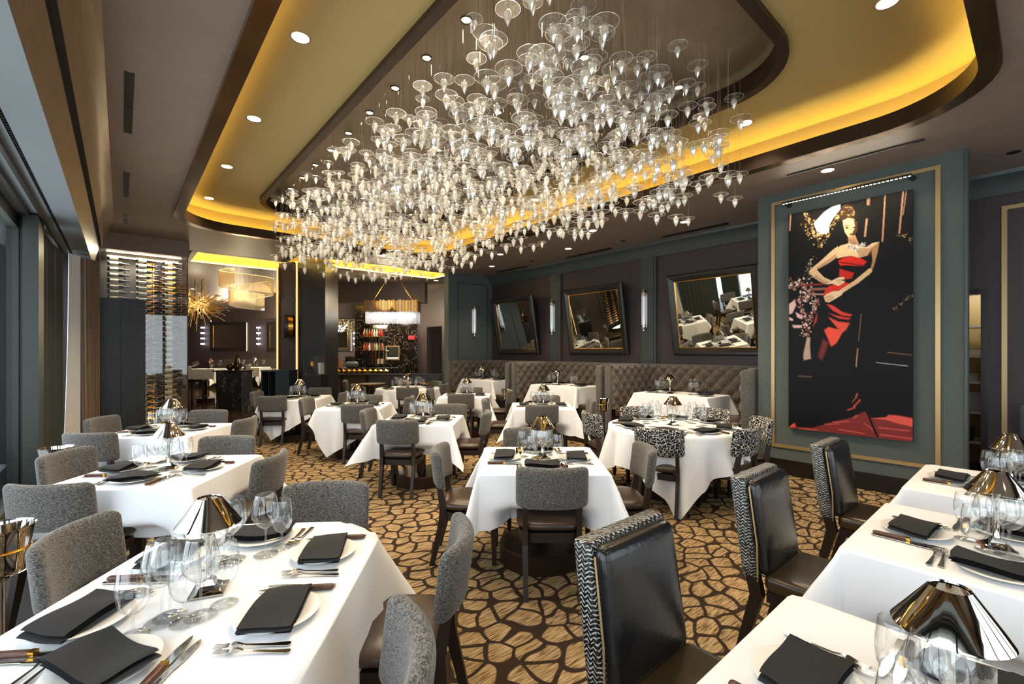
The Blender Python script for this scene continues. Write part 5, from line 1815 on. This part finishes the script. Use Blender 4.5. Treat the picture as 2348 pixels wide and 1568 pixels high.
away('trophy', [('ball', MB().lathe([(0.0, 0.10), (0.025, 0.12), (0.045, 0.17), (0.045, 0.21), (0.025, 0.26), (0.0, 0.28)], 14).mesh('trophy_ball', 'brass')), ('stand', MB().box(-0.04, 0.04, -0.04, 0.04, 0, 0.03).lathe([(0.02, 0.03), (0.012, 0.06), (0.02, 0.105)], 10).mesh('trophy_stand', 'black', 30))], -4.36, 9.93, 'gold ball trophy inside the acrylic case', 'trophy', z=1.092)
away('card_stand', [('card', MB().hexa([(-0.06, 0.0, 0), (0.06, 0.0, 0), (0.06, 0.008, 0), (-0.06, 0.008, 0)], [(-0.06, 0.08, 0.24), (0.06, 0.08, 0.24), (0.06, 0.088, 0.24), (-0.06, 0.088, 0.24)]).mesh('card', 'white_plastic', 0)), ('prop', MB().bar((0, 0.11, 0), (0, 0.07, 0.2), 0.01).mesh('card_prop', 'white_plastic', 0))], -4.19, 10.02, 'white card on a stand inside the acrylic case', 'card', z=1.092, a=-30)
# marble podium and vases
away('podium', [('body', MB().box(-0.34, 0.34, -0.25, 0.25, 0, 1.04).mesh('podium_body', 'blue_marble', 0)), ('top', MB().box(-0.42, 0.36, -0.27, 0.27, 1.04, 1.07).mesh('podium_top', 'dark_marble', 0))], -7.58, 12.45, 'dark veined marble podium before the lounge', 'podium')
away('round_vase', MB().lathe([(0.0, 0.0), (0.05, 0.004), (0.09, 0.05), (0.10, 0.10), (0.085, 0.15), (0.05, 0.18), (0.04, 0.17), (0.075, 0.12), (0.0, 0.03)], 20).mesh('round_vase', 'amber_glass'), -7.68, 12.42, 'round dark glass vase on the marble podium', 'vase', z=1.071)
away('tall_vase', MB().lathe([(0.0, 0.0), (0.07, 0.004), (0.10, 0.08), (0.10, 0.16), (0.07, 0.26), (0.045, 0.34), (0.04, 0.42), (0.03, 0.40), (0.06, 0.2), (0.0, 0.05)], 20).mesh('tall_vase', 'amber_glass'), -7.48, 12.42, 'tall dark glass vase on the marble podium', 'vase', z=1.071)
# lounge furniture
CH_DARK = tweed_chair('velvet_dark', 'leather_seat', 0.8, 'lounge_chair')


def stool_parts():
    p = [('seat', MB().rbox((0.22, 0.21, 0.04), (0.05, 0.05, 0.03), (3, 3, 2), (0, 0, 0.74)).mesh('stool_seat', 'black_leather')), ('backrest', MB().rbox((0.22, 0.035, 0.24), (0.04, 0.03, 0.04), (3, 2, 3), (0, -0.22, 0.92)).mesh('stool_back', 'tweed'))]
    for sx in (-1, 1):
        for sy in (-1, 1):
            p.append(('leg', MB().bar((sx * 0.19, sy * 0.19, 0), (sx * 0.18, sy * 0.18, 0.71), 0.04).mesh('stool_leg', 'chair_leg_wood', 0)))
    p.append(('footrest', MB().box(-0.18, 0.18, 0.17, 0.2, 0.25, 0.28).box(-0.18, 0.18, -0.2, -0.17, 0.25, 0.28).mesh('stool_footrest', 'chair_leg_wood', 0)))
    return p


STOOL = stool_parts()
away('bar_stool', STOOL, -9.25, 13.4, 'tall tweed bar stool nearest the wine wall', 'stool', a=70)
away('bar_stool', STOOL, -8.55, 14.3, 'tall tweed bar stool behind the marble podium', 'stool', a=-100)
CL_HIGH = cloth_mesh('high_cloth', 0.5, 0.35, 0.02, 1.6, 1.3, 0.0, H=1.04, seed=9)
TB_HIGH = table_parts('high_table', 0.5, 0.35, 0.02, H=1.04, drum=0.25)
for k, (t, s) in enumerate(((-9.55, 14.2), (-8.95, 15.6))):
    nm = ('nearer the wine wall', 'behind the podium')[k]
    away('high_table', TB_HIGH, t, s, 'tall lounge table ' + nm, 'table')
    away('tablecloth', CL_HIGH, t, s, 'white cloth on the tall lounge table ' + nm, 'tablecloth')
    away('table_lamp', LAMP, t + 0.1, s + 0.05, 'small lamp on the tall lounge table ' + nm, 'table lamp', z=1.047)
    for j, (dx, dy) in enumerate(((-0.3, -0.1), (-0.15, -0.15), (0.3, -0.12), (0.42, 0.05), (-0.4, 0.1))):
        away('wine_glass', WINE if j % 2 else WATER, t + dx, s + dy, 'glass on the tall lounge table ' + nm, 'wine glass', 'glasses on the tall lounge table ' + nm, z=1.047)
for k, (t, s) in enumerate(((-11.6, 20.2), (-10.2, 20.4), (-13.2, 20.0))):
    nm = ('below the lounge mirror', 'beside the column edge', 'nearest the wine wall')[k]
    away('dining_table', TB_SQ, t, s, 'small lounge table ' + nm, 'table')
    away('tablecloth', CLOTH_TURN, t, s, 'white cloth on the small lounge table ' + nm, 'tablecloth', a=20 * k)
    away('table_lamp', LAMP, t, s, 'small lamp on the lounge table ' + nm, 'table lamp', z=TZ)
    away('lounge_chair', CH_DARK, t + 0.1, s - 0.75, 'dark lounge chair in front of the lounge table ' + nm, 'chair', a=0)
    away('lounge_chair', CH_DARK, t + 0.8, s, 'dark lounge chair beside the lounge table ' + nm, 'chair', a=-90)


def tufted_bench(L):
    vs, fs = [], []
    nx_, nz_ = int(L / 0.035), 16
    for i in range(nx_ + 1):
        for j in range(nz_ + 1):
            l, z = L * i / nx_, 0.72 * j / nz_
            h = 0.05 * math.sqrt(abs(math.sin(PI * (l / 0.24 + z / 0.26)) * math.sin(PI * (l / 0.24 - z / 0.26))))
            vs.append((l - L / 2, -h, 0.46 + z))
    n = nz_ + 1
    for i in range(nx_):
        for j in range(nz_):
            fs.append((i * n + j, (i + 1) * n + j, (i + 1) * n + j + 1, i * n + j + 1))
    bk = MB().add(vs, fs).mesh('bench_back', 'velvet_dark', 60)
    cap = MB().box(-L / 2, L / 2, 0.0, 0.12, 0.0, 1.20).mesh('bench_shell', 'velvet_dark', 0)
    st = MB().rbox((L / 2, 0.26, 0.08), (0.04, 0.04, 0.03), (3, 2, 2), (0, -0.30, 0.40)).mesh('bench_seat', 'velvet_dark')
    pl_ = MB().box(-L / 2, L / 2, -0.5, 0.0, 0, 0.32).mesh('bench_plinth', 'dark_wood', 0)
    return [('tufted_back', bk), ('shell', cap), ('seat', st), ('plinth', pl_)]


away('banquette', tufted_bench(5.6), -11.6, 21.75, 'dark tufted banquette along the lounge wall', 'banquette')
away('banquette', tufted_bench(3.4), -6.9, 21.75, 'dark tufted banquette behind the bar opening', 'banquette')


def wall_mirror(wd, ht):
    f = MB().box(-wd / 2, wd / 2, -0.06, -0.02, 0, 0.14).box(-wd / 2, wd / 2, -0.06, -0.02, ht - 0.14, ht).box(-wd / 2, -wd / 2 + 0.14, -0.06, -0.02, 0.14, ht - 0.14).box(wd / 2 - 0.14, wd / 2, -0.06, -0.02, 0.14, ht - 0.14)
    g = MB().box(-wd / 2 + 0.14, wd / 2 - 0.14, -0.04, -0.03, 0.14, ht - 0.14)
    fl = MB()
    for b_ in ((-wd / 2 + 0.14, wd / 2 - 0.14, 0.14, 0.16), (-wd / 2 + 0.14, wd / 2 - 0.14, ht - 0.16, ht - 0.14), (-wd / 2 + 0.14, -wd / 2 + 0.16, 0.16, ht - 0.16), (wd / 2 - 0.16, wd / 2 - 0.14, 0.16, ht - 0.16)):
        fl.box(b_[0], b_[1], -0.055, -0.04, b_[2], b_[3])
    gl = MB().box(-wd / 2 - 0.004, -wd / 2 + 0.02, -0.02, -0.006, 0.02, ht - 0.02).box(wd / 2 - 0.02, wd / 2 + 0.004, -0.02, -0.006, 0.02, ht - 0.02)
    return [('frame', f.mesh('lounge_mirror_frame', 'mirror_frame', 0)), ('glass', g.mesh('lounge_mirror_glass', 'mirror', 0)), ('fillet', fl.mesh('lounge_mirror_fillet', 'brass', 0)), ('back_light', gl.mesh('lounge_mirror_light', 'strip_white', 0))]


LM = wall_mirror(1.75, 1.40)
for (u, lab) in ((522, 'backlit framed mirror on the lounge wall'), (652, 'backlit framed mirror half hidden by the column'), (762, 'backlit framed mirror behind the bar opening')):
    away('lounge_mirror', LM, 21.9 * (u - U0) / FPX, 21.98, lab, 'mirror', z=1.60)
sc_parts = [('disc', MB().lathe([(0.0, z - 0.035), (0.085, z - 0.03), (0.085, z + 0.03), (0.0, z + 0.035)], 16).mesh('sconce_disc', 'crystal_glow')) for z in (0, 0.26, 0.52, 0.78)] + [('stem', MB().tube([(0, 0.03, -0.1), (0, 0.03, 0.9)], 0.02, 6).mesh('sconce_stem', 'chrome'))]
for (u, lab) in ((463, 'stacked disc wall light at the near side of the lounge mirror'), (591, 'stacked disc wall light between two lounge mirrors'), (813, 'stacked disc wall light by the bar opening')):
    away('disc_wall_light', sc_parts, 21.8 * (u - U0) / FPX, 21.85, lab, 'wall light', z=1.95)
# bead curtain above the bar opening
bm_ = bmesh.new()
bmesh.ops.create_icosphere(bm_, subdivisions=1, radius=0.055)
bv = np.array([v.co[:] for v in bm_.verts])
bf = [tuple(v.index for v in f_.verts) for f_ in bm_.faces]
bm_.free()
mb = MB()
for i in range(22):
    for j in range(11):
        c = np.array([-0.95 + 0.087 * i + random.uniform(-0.03, 0.03), random.uniform(-0.12, 0.12), 0.09 * j + random.uniform(-0.02, 0.02)])
        mb.add((bv * random.uniform(0.7, 1.15) + c).tolist(), bf)
pbr('pearl_glass', '#e8d8a8', 0.12, 0.3)
o = away('bead_curtain', mb.mesh('bead_curtain', 'pearl_glass', 60), -7.15, 19.5, 'curtain of gold glass beads hanging in the bar opening', 'bead curtain', z=2.45)
o['kind'] = 'stuff'
# bar
bar_parts = [('front', MB().box(-1.9, 1.6, 0.0, 0.12, 0, 0.90).mesh('bar_front', 'bar_wood', 0)), ('ledge', MB().box(-1.95, 1.65, -0.06, 0.40, 0.90, 0.94).mesh('bar_ledge', 'dark_wood', 0))]
for x in (-1.9, -1.2, -0.5, 0.2, 0.9, 1.55):
    bar_parts.append(('pilaster', MB().box(x - 0.04, x + 0.04, -0.03, 0.0, 0, 0.90).mesh('bar_pilaster', 'dark_wood', 0)))
for k in range(12):
    x0 = -1.85 + 0.155 * k
    d_ = MB().add([(x0, 0.36, 1.015), (x0 + 0.0775, 0.33, 0.95), (x0 + 0.155, 0.36, 1.015), (x0 + 0.0775, 0.36, 1.08), (x0 + 0.0775, 0.30, 1.015)], [(0, 1, 4), (1, 2, 4), (2, 3, 4), (3, 0, 4)])
    bar_parts.append(('diamond_tile', d_.mesh('diamond_tile', 'brass', 0)))
bar_parts.append(('counter', MB().box(-1.95, 0.3, 0.37, 0.95, 0.94, 1.10).mesh('bar_counter', 'dark_marble', 0)))
away('bar', bar_parts, -3.6, 12.9, 'long wood fronted bar with brass diamond tiles', 'bar')
lamp('bar_glow', 'AREA', W(-4.4, 13.1, 1.3), 6, (1, 0.85, 0.6), (0, 0, 0), size=1.2)
tstruct('wall_bar', [(-5.45, -2.9, 15.8, 16.0, 0, CEIL)], 'dark_marble', 'dark veined marble wall behind the bar')
tstruct('wall_bar_beam', [(-5.6, -2.6, 13.6, 14.0, 3.05, CEIL), (-9.0, -5.45, 16.0, 16.3, 2.75, CEIL)], 'wall_brown', 'dark brown beam above the bar')
sh2 = [('shelf', MB().box(-0.4, 0.4, -0.2, 0.0, z, z + 0.02).mesh('bottle_shelf', 'brass', 0)) for z in (1.60, 2.08)] + [('back', MB().box(-0.42, 0.42, 0.0, 0.02, 1.1, 2.5).mesh('bottle_shelf_back', 'mirror', 0))]
away('back_bar_shelf', sh2, -4.72, 15.77, 'two lit brass bottle shelves behind the bar', 'shelf')
LIQ = []
for nm, c in (('clear', '#b8c8c8'), ('amber', '#a05a20'), ('red', '#a02a20'), ('green', '#5a7a30')):
    pbr('liquor_' + nm, c, 0.1)
    LIQ.append((nm, [('body', MB().lathe([(0.0, 0.0), (0.035, 0.0), (0.038, 0.01), (0.038, 0.15), (0.015, 0.20), (0.014, 0.26), (0.0, 0.26)], 10).mesh('liquor_' + nm, 'liquor_' + nm)), ('cap', MB().lathe([(0.016, 0.25), (0.016, 0.285), (0.0, 0.285)], 8).mesh('liquor_cap', 'black'))]))
for z in (1.62, 2.10):
    for k in range(16):
        nm, pp = LIQ[random.randrange(4)]
        away('liquor_bottle', pp, -5.06 + 0.085 * (k % 8) + random.uniform(-0.003, 0.003), 15.62 + 0.085 * (k // 8), '%s liquor bottle on the %s back bar shelf' % (nm, 'lower' if z < 2 else 'upper'), 'bottle', '%s bottles on the back bar shelf %s' % (nm, 'below' if z < 2 else 'above'), z=z)
away('lit_niche', [('frame', MB().box(-0.24, 0.24, -0.03, 0.0, 0, 0.05).box(-0.24, 0.24, -0.03, 0.0, 0.45, 0.5).box(-0.24, -0.2, -0.03, 0.0, 0.05, 0.45).box(0.2, 0.24, -0.03, 0.0, 0.05, 0.45).mesh('niche_frame', 'gold_trim', 0)), ('back', MB().box(-0.2, 0.2, -0.012, -0.002, 0.05, 0.45).mesh('niche_back', 'mirror', 0)), ('light', MB().box(-0.19, 0.19, -0.025, -0.012, 0.055, 0.085).mesh('niche_light', 'strip_white', 0))], -4.13, 15.78, 'gold framed lit niche in the marble bar wall', 'niche', z=1.29)
away('exit_sign', [('box', MB().box(-0.1, 0.1, -0.04, 0.0, 0, 0.13).mesh('exit_sign', 'red_sign', 0)), ('mount', MB().box(-0.02, 0.02, -0.03, 0.0, 0.13, 0.2).mesh('exit_mount', 'chrome', 0))], -3.48, 15.78, 'small red lit sign on the marble bar wall', 'sign', z=2.0)
for k, (t, h, mt, lab) in enumerate(((-5.25, 0.2, 'copper_book', 'upright copper coloured book on the bar'), (-5.12, 0.2, 'copper_book', 'second copper coloured book on the bar'))):
    away('menu_book', [('cover', MB().box(-0.05, 0.05, -0.09, 0.09, 0, h).mesh('book_cover', mt, 0)), ('pages', MB().box(-0.042, 0.042, -0.085, 0.092, 0.004, h - 0.004).mesh('book_pages', 'paper_label', 0))], t, 13.55, lab, 'book', z=1.101)
away('till', [('body', MB().rbox((0.16, 0.14, 0.09), (0.07, 0.05, 0.07), (3, 2, 3), (0, 0, 0.09)).mesh('till_body', 'grey_lacquer')), ('screen', MB().rbox((0.15, 0.02, 0.12), (0.05, 0.015, 0.05), (3, 2, 3), (-0.08, 0.05, 0.22)).mesh('till_screen', 'black'))], -4.75, 13.55, 'rounded grey till on the bar', 'till', z=1.101)
# small bar tables with pale chairs
CH_PALE = tweed_chair('beige_cloth', 'leather_seat', 1.6, 'pale_chair')
for k, (t, s, lab) in enumerate(((-3.65, 11.9, 'small dark bar table at the column end'), (-2.15, 12.35, 'small dark bar table at the green wall end'))):
    away('bar_table', [('top', MB().lathe([(0.0, 0.72), (0.34, 0.72), (0.35, 0.735), (0.34, 0.75), (0.0, 0.75)], 28).mesh('bar_table_top', 'dark_wood')), ('rim', MB().tube([(0.345 * math.cos(2 * PI * q / 28), 0.345 * math.sin(2 * PI * q / 28), 0.735) for q in range(28)], 0.012, 5, True).mesh('bar_table_rim', 'brass')), ('column', MB().lathe([(0.04, 0.02), (0.04, 0.72)], 12).mesh('bar_table_column', 'dark_bronze')), ('base', MB().lathe([(0.0, 0.0), (0.25, 0.0), (0.25, 0.02), (0.05, 0.03)], 24).mesh('bar_table_base', 'dark_bronze'))], t, s, lab, 'table')
for (t, s, a, lab) in ((-4.05, 11.8, 70, 'pale beige bar chair at the column end table'), (-3.2, 12.1, -100, 'pale beige bar chair between the two bar tables'), (-2.5, 11.75, 60, 'pale beige wide-backed bar chair before the green wall table'), (-1.75, 12.35, -150, 'pale beige bar chair by the green wall')):
    away('bar_chair', CH_PALE, t, s, lab, 'chair', a=a)

# ------------------------------------------------------------------ chandeliers of the bar and lounge
def rect_chandelier():
    up, lo = MB(), MB()
    per = []
    for k in range(46):
        per.append((-0.72 + 1.44 * k / 45, -0.17))
        per.append((-0.72 + 1.44 * k / 45, 0.17))
    for k in range(8):
        per.append((-0.73, -0.15 + 0.3 * k / 7))
        per.append((0.73, -0.15 + 0.3 * k / 7))
    for (x, y) in per:
        a_ = random.uniform(-0.012, 0.012)
        up.tube([(x, y, 0.32 + a_), (x, y, 0.64 + random.uniform(-0.02, 0.02))], 0.015, 6)
        lo.tube([(x * 0.97, y * 0.93, random.uniform(0.0, 0.03)), (x * 0.97, y * 0.93, 0.32 + random.uniform(0, 0.06))], 0.013, 5)
    core = MB().box(-0.62, 0.62, -0.05, 0.05, 0.17, 0.27)
    rods = [('rod', MB().tube([(x0, 0, 0.64), (x1, 0, CEIL - 2.34)], 0.009, 6).mesh('chandelier_rod', 'brass')) for x0, x1 in ((-0.55, -0.12), (0.55, 0.12))]
    can = MB().lathe([(0.0, 0.0), (0.2, 0.0), (0.2, -0.03), (0.0, -0.03)], 20, (0, 0, CEIL - 2.34))
    fr_ = MB().box(-0.72, 0.72, -0.17, 0.17, 0.46, 0.49)
    return [('metal_rods', up.mesh('chandelier_metal_rods', 'bronze_trim')), ('crystal_rods', lo.mesh('chandelier_crystals', 'sconce_glass')), ('light_core', core.mesh('chandelier_core', 'crystal_glow', 0)), ('frame', fr_.mesh('chandelier_frame', 'dark_bronze', 0)), ('canopy', can.mesh('chandelier_canopy', 'brass'))] + rods


o = away('crystal_chandelier', rect_chandelier(), -3.28, 12.55, 'long crystal rod chandelier hanging before the bar', 'chandelier', z=2.34, a=2)
for c in o.children:
    if c.name.startswith(('metal_rods', 'crystal_rods')):
        c['kind'] = 'stuff'


def spiral_chandelier():
    st, top, bot = MB(), [], []
    n = 190
    for k in range(n):
        f = k / (n - 1)
        a_ = 2 * PI * 1.55 * f + 2.4
        rx, ry = 0.62 - 0.22 * f, 0.42 - 0.12 * f
        x, y = rx * math.cos(a_) + 0.10 * f, ry * math.sin(a_)
        z1 = 0.96 - 0.62 * f + 0.05 * math.sin(a_)
        h_ = 0.36
        st.tube([(x, y, z1 - h_), (x, y, z1)], 0.0075, 4)
        top.append((x, y, z1))
        bot.append((x, y, z1 - h_))
    rail = MB().tube(top, 0.009, 5)
    low = MB().tube(bot, 0.008, 5)
    wires = MB()
    for k in (10, 60, 110, 160):
        wires.tube([top[k], (top[k][0], top[k][1], CEIL - 2.54)], 0.004, 4)
    return [('strands', st.mesh('spiral_strands', 'gold_glass')), ('light_rail', rail.mesh('spiral_rail', 'strip_gold')), ('lower_rail', low.mesh('spiral_lower_rail', 'rim_glass')), ('wires', wires.mesh('spiral_wires', 'dark_bronze', 0))]


o = away('spiral_chandelier', spiral_chandelier(), -6.05, 10.4, 'spiral ribbon chandelier of hanging glass rods', 'chandelier', z=2.54)
for c in o.children:
    if c.name.startswith(('strands', 'wires')):
        c['kind'] = 'stuff'


pbr('soft_gold', '#d9b46a', 0.4, 0.6)


def burst_chandelier():
    tw, tips = MB(), MB()
    for k in range(150):
        d_ = Vector((random.gauss(0, 1), random.gauss(0, 0.8), random.gauss(0, 0.7))).normalized()
        L = random.uniform(0.30, 0.62)
        p0 = d_ * 0.05 + Vector((random.uniform(-0.25, 0.25), 0, random.uniform(-0.08, 0.08)))
        p1 = p0 + d_ * L * 0.6
        p2 = p0 + (d_ + Vector((0, 0, random.uniform(-0.35, 0.35)))) * L
        tw.tube([p0, p1, p2], 0.011, 4)
        if k % 2 == 0:
            tips.tube([p2, p2 + (p2 - p1).normalized() * 0.06], 0.014, 4)
    st = MB().tube([(0.1, 0, 0), (0.1, 0, CEIL - 2.9)], 0.008, 5).tube([(-0.1, 0, 0), (-0.1, 0, CEIL - 2.9)], 0.008, 5)
    return [('twigs', tw.mesh('burst_twigs', 'soft_gold')), ('light_tips', tips.mesh('burst_tips', 'gold_glass', 0)), ('wires', st.mesh('burst_wires', 'dark_bronze'))]


o = away('burst_chandelier', burst_chandelier(), -8.95, 13.0, 'golden burst chandelier of bent brass twigs', 'chandelier', z=2.9)
for c in o.children:
    if c.name.startswith(('twigs', 'light_tips', 'wires')):
        c['kind'] = 'stuff'
# lounge and bar ceiling downlights, then added fill and chandelier light
for (t, s) in ((-10.5, 15.0), (-9.0, 17.0), (-12.0, 18.5), (-7.0, 18.0), (-3.4, 14.6), (-5.0, 12.2), (-2.2, 13.2)):
    x, y, _ = W(t, s)
    downlight(x, y, CEIL, 'round warm downlight in the lounge and bar ceiling', 'lounge and bar downlights', 90)
for (t, s, e) in ((-11.0, 18.0, 300), (-7.5, 15.5, 170), (-4.0, 14.5, 100), (-9.0, 20.0, 260), (-6.05, 10.4, 14), (-8.95, 13.0, 70), (-3.28, 12.3, 40)):  # brighter entries are added fill without a fixture, weaker ones sit at the chandeliers
    lamp('lounge_fill_and_chandelier_light', 'POINT', W(t, s, 2.9), e, (1.0, 0.82, 0.55), shadow_soft_size=0.3)
